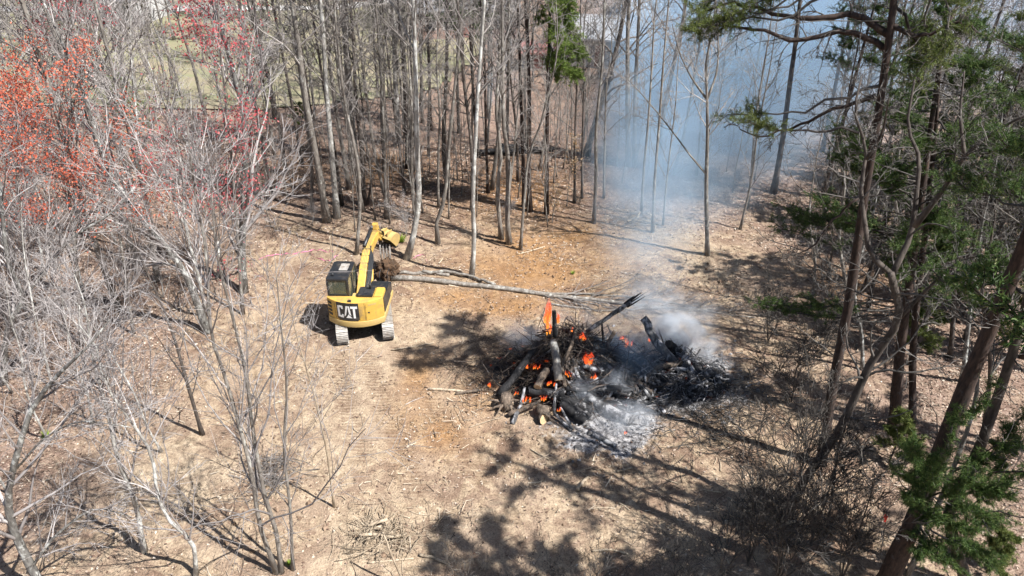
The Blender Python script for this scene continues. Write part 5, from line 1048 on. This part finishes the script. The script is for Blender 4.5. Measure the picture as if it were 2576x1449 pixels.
def flame(cx_, cy_, z, h, w, label, group=None, n=3, lean=.1, sprd=.5, top=0):
    base = gp(*CV(cx_, cy_), z); root = empty('flame', base); tag(root, label, 'flame', group)
    for j in range(n):
        k = 9; hh = h*(rp.uniform(.35, .6) if top else rp.uniform(.5, 1.0)) if j else h; t = np.linspace(0, 1, 14); off = np.array([rp.normal(0, w*sprd), rp.normal(0, w*sprd*.8), rp.uniform(0, h*.45) if top else 0])*(1 if j else 0)
        P = np.stack([lean*h*t**1.5+w*.5*np.sin(t*7+rp.uniform(0, 6))*t, w*.4*np.sin(t*6+rp.uniform(0, 6))*t, t*hh], -1)+off
        R = w*.55*(np.sin(np.pi*(t*.82+.16))**.9)*(1-.25*t)+.004; T = Tubes(); T.tube(P, R, k, jitter=.16, rng=rp); link('tongue', T.mesh('tongue'), M['flame'], root)
    return root
flame(775, 430, 1.5, 1.85, .10, 'tall narrow red flame standing over the pile', n=8, lean=.02, sprd=1.1, top=1)
flame(852, 330, 1.9, .55, .12, 'small red flame licking beside the black post')
flame(1080, 650, .9, .75, .15, 'bright orange flame in the heart of the pile', n=8, sprd=.9)
flame(1040, 470, 1.5, .5, .09, 'red flame near the top of the pile', n=5, sprd=1.0)
SM = [(628, 670, .8, .3, .14), (690, 680, .8, .28, .12), (935, 735, .8, .3, .16), (1130, 745, .75, .28, .14), (780, 805, .7, .28, .2), (620, 915, .35, .3, .2), (750, 915, .35, .28, .16), (1370, 510, .6, .4, .2), (1340, 470, .7, .3, .14), (350, 812, .2, .25, .13), (1350, 1160, .1, .14, .08), (870, 995, .3, .2, .1), (1180, 690, .7, .25, .1), (1530, 470, .5, .2, .1), (960, 400, 1.8, .25, .1), (540, 870, .4, .22, .1), (1190, 880, .4, .2, .08), (1035, 775, .6, .2, .12), (800, 540, 1.4, .22, .08), (250, 850, .1, .12, .08), (975, 660, .9, .25, .1)]
for (a_, b_, z_, h_, w_) in SM[:16]: flame(a_, b_, z_+.02, h_*.9, w_*.27, 'small orange flame flickering between the logs', 'small flames between the logs', n=5, sprd=1.9)
# ------------------------------------------------------------------ felled trunks
def felled(pts, w0, w1, label, seed, bk, specs=None, cutend=False, name='felled_trunk', n=18, lift=0.0, tw='twig'):
    rng = np.random.default_rng(seed); G_ = [gp(*p) for p in pts]; base = G_[0].copy(); r0, r1 = rad(G_[0], w0), rad(G_[-1], w1)
    P = smooth(np.array(G_)-base, n); R = np.linspace(r0, r1, n); P[:, 2] = hgt(P[:, 0]+base[0], P[:, 1]+base[1])-base[2]+R*.85+lift; P[1:-1] += rng.normal(0, .025, (n-2, 3))
    root = empty(name, base); tag(root, label, 'trunk'); T = Tubes(); T.tube(P, R, 9, jitter=.05, rng=rng); link('trunk', T.mesh('trunk'), M[bk], root)
    if specs:
        Cw = Tubes(); tips = []; sprout(Cw, tips, rng, P, R, float(np.linalg.norm(P[-1]-P[0])), specs, 0, .007); me = Cw.mesh('branches')
        co = np.empty(len(me.vertices)*3, np.float32); me.vertices.foreach_get('co', co); co = co.reshape(-1, 3)
        g_ = hgt(co[:, 0]+base[0], co[:, 1]+base[1])-base[2]; low = co[:, 2]-g_; co[:, 2] = g_+np.where(low < .02, .02+np.abs(low)*.25, low*.8); me.vertices.foreach_set('co', co.ravel()); link('branch', me, M[tw], root)
    if cutend:
        d = unit(P[0]-P[1]); T = Tubes(); T.tube([P[0]-d*.01, P[0]+d*.01], [r0*.9]*2, 10); link('broken_end', T.mesh('broken_end', False), M['wood_cut'], root)
    return root
FS = [LV(22, .45, .20, .5, .1, .02, 7, 3, .5, .2), LV(6, .2, .45, .6, .12, .0, 5, 3, .55), LV(3, .2, .5, .6, .12, 0, 3, 3, .6)]
felled([(985, 704), (1100, 712), (1250, 728), (1400, 748), (1560, 765), (1690, 776), (1790, 782)], 15, 6, 'long mossy grey felled trunk lying from the root ball past the fire', 501, 'bark_grey', FS)
felled([(1062, 689), (1120, 690), (1165, 697), (1245, 722)], 8, 7, 'slim pale felled trunk with a broken yellow end', 502, 'bark_grey', cutend=True, lift=.10)
felled([(972, 690), (1030, 689), (1075, 690), (1130, 695)], 9, 8, 'short grey felled trunk behind the slim pale one', 503, 'bark_grey')
felled([(1330, 738), (1480, 742), (1640, 756), (1850, 790)], 6, 3, 'thin pale pole lying along the far side of the fire', 504, 'bark_grey', [LV(12, .4, .25, .5, .1, .01, 6, 3, .5, .2), LV(5, .2, .45, .6, .12, .0, 4, 3, .55)])
felled([(1380, 765), (1520, 782), (1700, 778), (1900, 800)], 5, 3, 'thin leafless pole with feathery branches behind the flames', 505, 'bark_grey', [LV(14, .4, .25, .5, .1, .01, 6, 3, .5, .2), LV(6, .2, .45, .6, .12, .0, 4, 3, .55)])
# ------------------------------------------------------------------ brush heaps
def heap(vx, vy, sx_, sy_, h, n, label, mat, seed, logs=4):
    rng = np.random.default_rng(seed); c = gp(vx, vy); root = empty('brush_heap', c); tag(root, label, 'brush heap'); T = Tubes()
    for j in range(n):
        x_, y_ = rng.normal(0, sx_), rng.normal(0, sy_); z_ = h*math.exp(-(x_/sx_)**2*.5-(y_/sy_)**2*.5)*rng.random()+.03; d = rng.standard_normal(3)*np.array([1, 1, .35]); l = rng.uniform(.4, 1.5)
        S = wander(rng, np.array([x_, y_, z_])-unit(d)*l/2, d, l, 5, .18, 0); g_ = hgt(S[:, 0]+c[0], S[:, 1]+c[1])-c[2]; S[:, 2] = np.maximum(S[:, 2], g_+.02); r0 = rng.uniform(.006, .02); T.tube(S, np.linspace(r0, r0*.4, 6), 3, cap=False)
    link('twigs', T.mesh('twigs'), M[mat], root, kind='stuff')
    for j in range(logs):
        a = rng.uniform(0, 6.28); l = rng.uniform(.5, 1.2); p = np.array([rng.normal(0, sx_*.5), rng.normal(0, sy_*.5), h*.5]); d = np.array([math.cos(a), math.sin(a), rng.normal(0, .25)]); T = Tubes(); T.tube(smooth([p-d*l/2, p+rng.normal(0, .08, 3), p+d*l/2], 7), [.05]*7, 7, jitter=.1, rng=rng); link('branch', T.mesh('branch'), M['stick'], root)
heap(1600, 562, .9, .55, .6, 170, 'small brush heap around slim trees at the smoke edge', 'twig', 601, 5)
heap(1735, 415, 1.6, .8, .9, 160, 'brush heap farther back in the smoke', 'stick', 602, 6)
heap(960, 1360, .7, .5, .35, 200, 'heap of splintered sticks on the soil away from the fire', 'stick', 603, 5)
heap(690, 1200, .5, .5, .8, 150, 'vine tangle at the foot of the wound stems', 'twig', 604, 0)
heap(1060, 465, 1.5, .8, .6, 140, 'low brush heap under the forest trees', 'twig_dark', 605, 4)
heap(1020, 270, 2.2, 1.0, .8, 120, 'pile of cut brush at the rim of the far lawn', 'twig_dark', 606, 5)
heap(2000, 1300, 1.0, .6, .4, 200, 'dark brush heap below the forked tree', 'twig_dark', 607, 3)
# ------------------------------------------------------------------ single sticks one can pick out
STK = [((1078, 978), (1180, 986), .09, 'broad pale splintered plank lying beside the brown branch'), ((1452, 1232), (1478, 1200), .10, 'short thick pale chunk of wood in front of the fire'), ((1552, 1186), (1590, 1176), .06, 'pale stick in front of the ash tongue'), ((1015, 1462), (965, 1345), .05, 'upright leaning tan stick in the splintered heap'), ((925, 1415), (1040, 1405), .05, 'tan stick lying level under the splintered heap'), ((1490, 1386), (1580, 1393), .05, 'tan branch lying in the tree shadow'), ((1055, 1395), (1130, 1420), .07, 'thick tan branch at the rim of the tree shadow'), ((832, 592), (833, 662), .045, 'barkless cream stick stuck upright beyond the cab'), ((985, 880), (1090, 862), .045, 'pale stick lying beside the excavator track'), ((1180, 1075), (1260, 1050), .03, 'thin light stick pointing at the pile'), ((1335, 1130), (1380, 1155), .04, 'short bare branch by the pile foot'), ((1420, 1190), (1490, 1175), .03, 'thin straight pale stick near the ash tongue'), ((1830, 1250), (1900, 1290), .05, 'bent tan stick near the dark shrubs'), ((1890, 1320), (1930, 1345), .05, 'pale broken stick under the dark shrubs'), ((1370, 620), (1300, 640), .05, 'tan stick lying on the orange soil')]
for j, (a_, b_, r_, lab) in enumerate(STK):
    A_, B_ = gp(*a_, r_), gp(*b_, r_)
    if 'upright' in lab: B_ = pxy(b_[0], b_[1], gp(*a_)[1]) if a_[1] > b_[1] else B_
    if lab.startswith('barkless'): A_ = gp(833, 662, .02); B_ = pxy(830, 592, A_[1]+.15)
    log([A_, (A_+B_)/2+rp.normal(0, .04, 3)*np.array([1, 1, .2]), B_], r_*.7, r_*.5, 'stick', lab, name='stick', cat='stick')
for j in range(46):
    a_ = (rp.uniform(720, 1850), rp.uniform(880, 1440)); 
    if 1180 < a_[0] < 1880 and a_[1] < 1150: continue
    l = rp.uniform(.25, .8); an = rp.uniform(0, 3.14); A_ = gp(*a_, .03); B_ = A_+np.array([l*math.cos(an), l*math.sin(an), 0]); B_[2] = float(hgt(B_[0], B_[1]))+.035
    log([A_, (A_+B_)/2+rp.normal(0, .03, 3)*np.array([1, 1, .2]), B_], rp.uniform(.012, .03), .01, 'stick', 'small bare stick lying on the churned soil', 'small sticks on the churned soil', name='stick', cat='stick')
# ------------------------------------------------------------------ flagging tape, ribbon, sprigs
M['tape'] = plain('pink_tape', (.75, .22, .40), .4); M['ribbon'] = plain('red_ribbon', (.85, .03, .015), .4); M['sprig'] = leafmat('sprig', [(0, (.16, .26, .03)), (1, (.36, .46, .08))], .6, .2)
for j, (pts, lab) in enumerate([([(650, 652), (690, 640), (745, 636), (790, 628), (838, 634)], 'pink flagging tape trailing over leaves beyond the cab'), ([(775, 628), (800, 650), (830, 655), (850, 640)], 'short loop of pink tape next to the cream stick'), ([(630, 655), (645, 690), (668, 700)], 'end of pink tape by the stout lichen trunk'), ([(1040, 648), (1062, 640), (1075, 662)], 'scrap of pink tape by the bent pale tree')]):
    P = np.array([gp(*p, .10) for p in pts]); c0 = P.mean(0); S = smooth(P-c0, 26); S[:, 2] += rp.normal(0, .035, 26); T = Tubes()
    W_ = np.array([0, 0, .022]); V = np.concatenate([S-W_, S+W_+rp.normal(0, .012, S.shape)]); f = np.array([[q, q+1, q+27, q+26] for q in range(25)])
    o = link('flagging_tape', mesh_np('flagging_tape', V, [f], False), M['tape']); o.location = c0; tag(o, lab, 'tape')
p0 = gp(2215, 1395); p1 = pxy(2230, 1285, p0[1]); STK_ = empty('marker_stake', p0); tag(STK_, 'thin stake with a red ribbon below the near pine boughs', 'stake')
T = Tubes(); T.tube(smooth([(0, 0, -.05), (p1-p0)*.5, p1-p0], 6), [.014]*6, 5); link('stake', T.mesh('stake'), M['twig_dark'], STK_)
d = p1-p0; V = [d*.9, d*.9+np.array([.05, -.02, -.02]), d*.9+np.array([.04, -.03, -.26]), d*.9+np.array([-.03, -.03, -.24]), d*.92, d*.92+np.array([-.07, -.02, .04]), d*.92+np.array([-.08, -.03, -.10]), d*.9+np.array([-.01, -.03, -.12])]
link('ribbon', mesh_np('ribbon', V, [np.array([[0, 1, 2, 3], [4, 5, 6, 7]])], False), M['ribbon'], STK_)
for j, (vx, vy, s_, lab) in enumerate([(120, 1100, .28, 'bright green sprig under the white barked tree'), (728, 1420, .18, 'small bright green sprig at the foot of the slim tree'), (1440, 690, .2, 'dull green sprig on the orange soil'), (1010, 610, .5, 'yellowish tuft of brush behind the bent pale tree')]):
    c0 = gp(vx, vy); n = 70; V = []
    for q in range(n):
        az = rp.uniform(0, 6.28); d = np.array([math.cos(az)*rp.uniform(.2, 1), math.sin(az)*rp.uniform(.2, 1), rp.uniform(.4, 1.2)])*s_; u = np.array([-math.sin(az), math.cos(az), 0])*s_*.07; V += [-u, u, d]
    o = link('sprig', mesh_np('sprig', np.array(V), [np.arange(3*n).reshape(n, 3)], False), M['sprig']); o.location = c0; tag(o, lab, 'plant')
# ------------------------------------------------------------------ far houses
M['roof_white'] = plain('roof_white', (.50, .50, .51), .5); M['siding'] = plain('siding', (.50, .49, .48), .7); M['brick'] = plain('brick', (.36, .25, .215), .8, scale=2); M['roof_grey'] = plain('roof_grey', (.16, .16, .17), .8); M['pane'] = plain('pane', (.03, .035, .045), .1); M['trim'] = plain('trim', (.75, .74, .72), .5); M['red_roof'] = plain('red_roof', (.30, .14, .12), .5)
def house(loc, rz, L, W, H, RH, wall, roof, label, wins):
    root = empty('house', loc, rz); tag(root, label, 'house')
    link('wall', boxes_mesh('wall', [(-L/2, L/2, -W/2, W/2, -.8, H)]), M[wall], root)
    link('gable', prism_mesh('gable', [(-W/2, H), (W/2, H), (0, H+RH)], -L/2+.01, L/2-.01, 'x'), M[wall], root)
    e = .5; rf_ = link('roof', prism_mesh('roof', [(-W/2-e, H-e*RH/(W/2)+.03), (0, H+RH+.03), (W/2+e, H-e*RH/(W/2)+.03), (W/2+e, H-e*RH/(W/2)+.22), (0, H+RH+.22), (-W/2-e, H-e*RH/(W/2)+.22)], -L/2-e, L/2+e, 'x'), M[roof], root)
    link('chimney', boxes_mesh('chimney', [(L*.2, L*.2+.7, -.35, .35, H+RH-.4, H+RH+1.0)]), M['brick'], rf_)
    for x_ in wins:
        f = link('window', boxes_mesh('window', [(x_-.6, x_+.6, -W/2-.05, -W/2+.02, .9, 2.2)]), M['trim'], root); link('pane', boxes_mesh('pane', [(x_-.5, x_+.5, -W/2-.075, -W/2-.055, 1.0, 2.1)]), M['pane'], f)
    d_ = link('door', boxes_mesh('door', [(-.5, .5, -W/2-.05, -W/2+.02, 0, 2.1)]), M['red_roof'], root); link('handle', boxes_mesh('handle', [(.32, .4, -W/2-.1, -W/2-.052, .95, 1.05)]), M['chrome'], d_)
def zc(p): return (p[0], p[1], float(hgt(p[0], p[1])))
hp_ = gp(1520, 150); house(zc(hp_), math.radians(-16), 9, 6.5, 2.8, 1.5, 'siding', 'roof_white', 'low grey house with a white metal roof beyond the green pine', (-3, 2.4))
hp_ = gp(1165, 78); house(zc(hp_), math.radians(8), 12, 7.5, 3.0, 2.2, 'brick', 'roof_grey', 'brick house with a grey roof behind the lawn', (-4, -2, 3.5))
hp_ = gp(1600, 95); house(zc(hp_), math.radians(40), 6, 5, 2.6, 1.6, 'brick', 'roof_white', 'small red walled house with a pale roof in the smoke', (-1.8, 1.8))
hp_ = gp(1350, 165); house(zc(hp_), math.radians(5), 3.0, 2.4, 1.7, .6, 'siding', 'red_roof', 'little shed with a red roof behind the brown trunks', (-1.0,))
hp_ = gp(300, 50); house(zc(hp_), math.radians(-12), 11, 7, 3.0, 2.0, 'siding', 'roof_grey', 'grey sided house far behind the thicket', (-3.5, 0.9+1, 4))
# second, smouldering pile in the woods
c0 = gp(1275, 388); SB = empty('smouldering_pile', c0); tag(SB, 'low smouldering pile of black logs back in the woods', 'log pile')
for j in range(12):
    a = rp.uniform(-.5, .5); p = np.array([rp.normal(0, 1.3), rp.normal(0, .4), .15+.25*rp.random()]); d = np.array([math.cos(a), math.sin(a), 0])*rp.uniform(.6, 1.4); me, _, _ = log_mesh('charred_log', np.array([p-d, p, p+d]), .14, .12, rp); link('charred_log', me, M['char'], SB)

# ------------------------------------------------------------------ smoke: real volumes
def smoke_obj(name, V, F, nodes, label, col, aniso=0.0):
    me = mesh_np(name, V, F, False); m = bpy.data.materials.new(name); m.use_nodes = True; nt = m.node_tree; nt.nodes.clear(); out = N(nt, 'ShaderNodeOutputMaterial'); pv = N(nt, 'ShaderNodeVolumePrincipled')
    pv.inputs['Color'].default_value = (*col, 1); pv.inputs['Anisotropy'].default_value = aniso; nt.links.new(nodes(nt), pv.inputs['Density']); nt.links.new(pv.outputs[0], out.inputs['Volume'])
    return tag(link(name, me, m), label=label, cat='smoke', kind='stuff')
def ico(c, r):
    bm = bmesh.new(); bmesh.ops.create_icosphere(bm, subdivisions=2, radius=1.08); V = np.array([v.co[:] for v in bm.verts])*np.array(r)+np.array(c); F = [np.array([[v.index for v in f.verts] for f in bm.faces])]; bm.free(); return V, F
def blob_density(c, r, amp, nscale, lo, hi, power=1.0, stretch=None):
    def f(nt):
        co = N(nt, 'ShaderNodeTexCoord').outputs['Object']; mp = N(nt, 'ShaderNodeMapping', vector_type='TEXTURE'); mp.inputs['Location'].default_value = c; mp.inputs['Scale'].default_value = r; nt.links.new(co, mp.inputs[0])
        ln = N(nt, 'ShaderNodeVectorMath', operation='LENGTH'); nt.links.new(mp.outputs[0], ln.inputs[0]); fall = mathn(nt, 'SUBTRACT', 1.0, ln.outputs['Value'], True); fall = mathn(nt, 'POWER', fall, power)
        nz = noise(nt, nscale, 4, .6, co, .4); nn = N(nt, 'ShaderNodeMapRange', clamp=True); nt.links.new(nz, nn.inputs[0]); nn.inputs[1].default_value = lo; nn.inputs[2].default_value = hi
        return mathn(nt, 'MULTIPLY', mathn(nt, 'MULTIPLY', fall, nn.outputs[0]), amp)
    return f
BLUE = (.58, .79, 1.0)
# the plume: runs back and up from the pile, widening
PL = [(pxy(1590, 850, A0[1]+.6), .9), (pxy(1640, 720, A0[1]+3.5), 1.5), (pxy(1625, 560, A0[1]+9), 2.6), (pxy(1660, 400, A0[1]+17), 4.4), (pxy(1790, 250, A0[1]+27), 7.0), (pxy(1900, 120, A0[1]+38), 10.0)]
PP = np.array([p for p, _ in PL]); PW = np.array([w for _, w in PL]); y0_, y1_ = PP[0, 1], PP[-1, 1]
def puff(c, r, amp, ns, lo, hi, label, col=BLUE, power=.8, name='smoke_puff'):
    r = tuple(float(q) for q in r); c = tuple(float(q) for q in c); V, F = ico(c, r); 
    return smoke_obj(name, V, F, blob_density(c, r, amp, ns, lo, hi, power), label, col)
WH = (.86, .92, 1.0)
tq = np.linspace(0, 1, 9)
for j, t_ in enumerate(tq):
    f = t_*(len(PP)-1); i0 = min(int(f), len(PP)-2); c_ = PP[i0]+(PP[i0+1]-PP[i0])*(f-i0); w_ = PW[i0]+(PW[i0+1]-PW[i0])*(f-i0)
    puff(c_, (w_*1.25, w_*1.9, w_*1.15), [.30, .20, .15, .14, .16, .19, .22, .24, .24][j], [1.0, .8, .6, .45, .35, .28, .22, .18, .16][j], .36, .66, 'blue grey smoke drifting back from the fire through the trees', BLUE, .9, 'smoke_plume')
puff(gp(1695, 845, .6), (1.5, 1.1, 1.05), 6.0, .9, .36, .60, 'dense white smoke puff behind the ash heap', WH)
puff(gp(1320, 850, 1.0), (1.3, .9, .8), 1.3, 1.0, .38, .66, 'thin blue smoke on the dark side of the pile', WH)
puff(gp(1560, 890, .9), (2.2, 1.6, 1.0), .9, .9, .36, .66, 'blue smoke hanging between the two heaps', BLUE)
puff(gp(1560, 1050, .35), (1.5, 1.0, .6), 1.3, 1.2, .42, .68, 'wisps of smoke curling over the pale ash', WH)
puff(gp(1800, 880, .35), (1.2, 1.2, .7), 1.3, 1.0, .4, .66, 'smoke wisps over the far end of the ash heap', WH)
for j, (vx, vy, z_, sx_, a_) in enumerate([(1300, 835, .9, .9, 1.1), (1480, 985, .6, .8, 1.1), (1545, 955, .6, .9, 1.2), (1600, 1045, .4, .8, 1.1), (1400, 790, 2.0, .9, .8), (1500, 800, 1.6, 1.2, .7), (1640, 760, 1.8, 1.4, .8), (1740, 790, 1.2, 1.3, .9)]):
    puff(gp(vx, vy, z_), (sx_*1.2, sx_, sx_*.8), a_, 1.3, .42, .66, 'thin wisp of smoke curling off the burning pile', WH)
puff((33, 76, 10), (28, 26, 15), .15, .09, .30, .70, 'broad blue smoke bank filling the far woods', BLUE, .7, 'smoke_bank')
sb = gp(1275, 388); puff((sb[0]-.6, sb[1]+1.5, 5.0), (2.6, 2.4, 6.0), .22, .5, .40, .70, 'faint blue smoke rising from the smouldering pile', BLUE, .8)
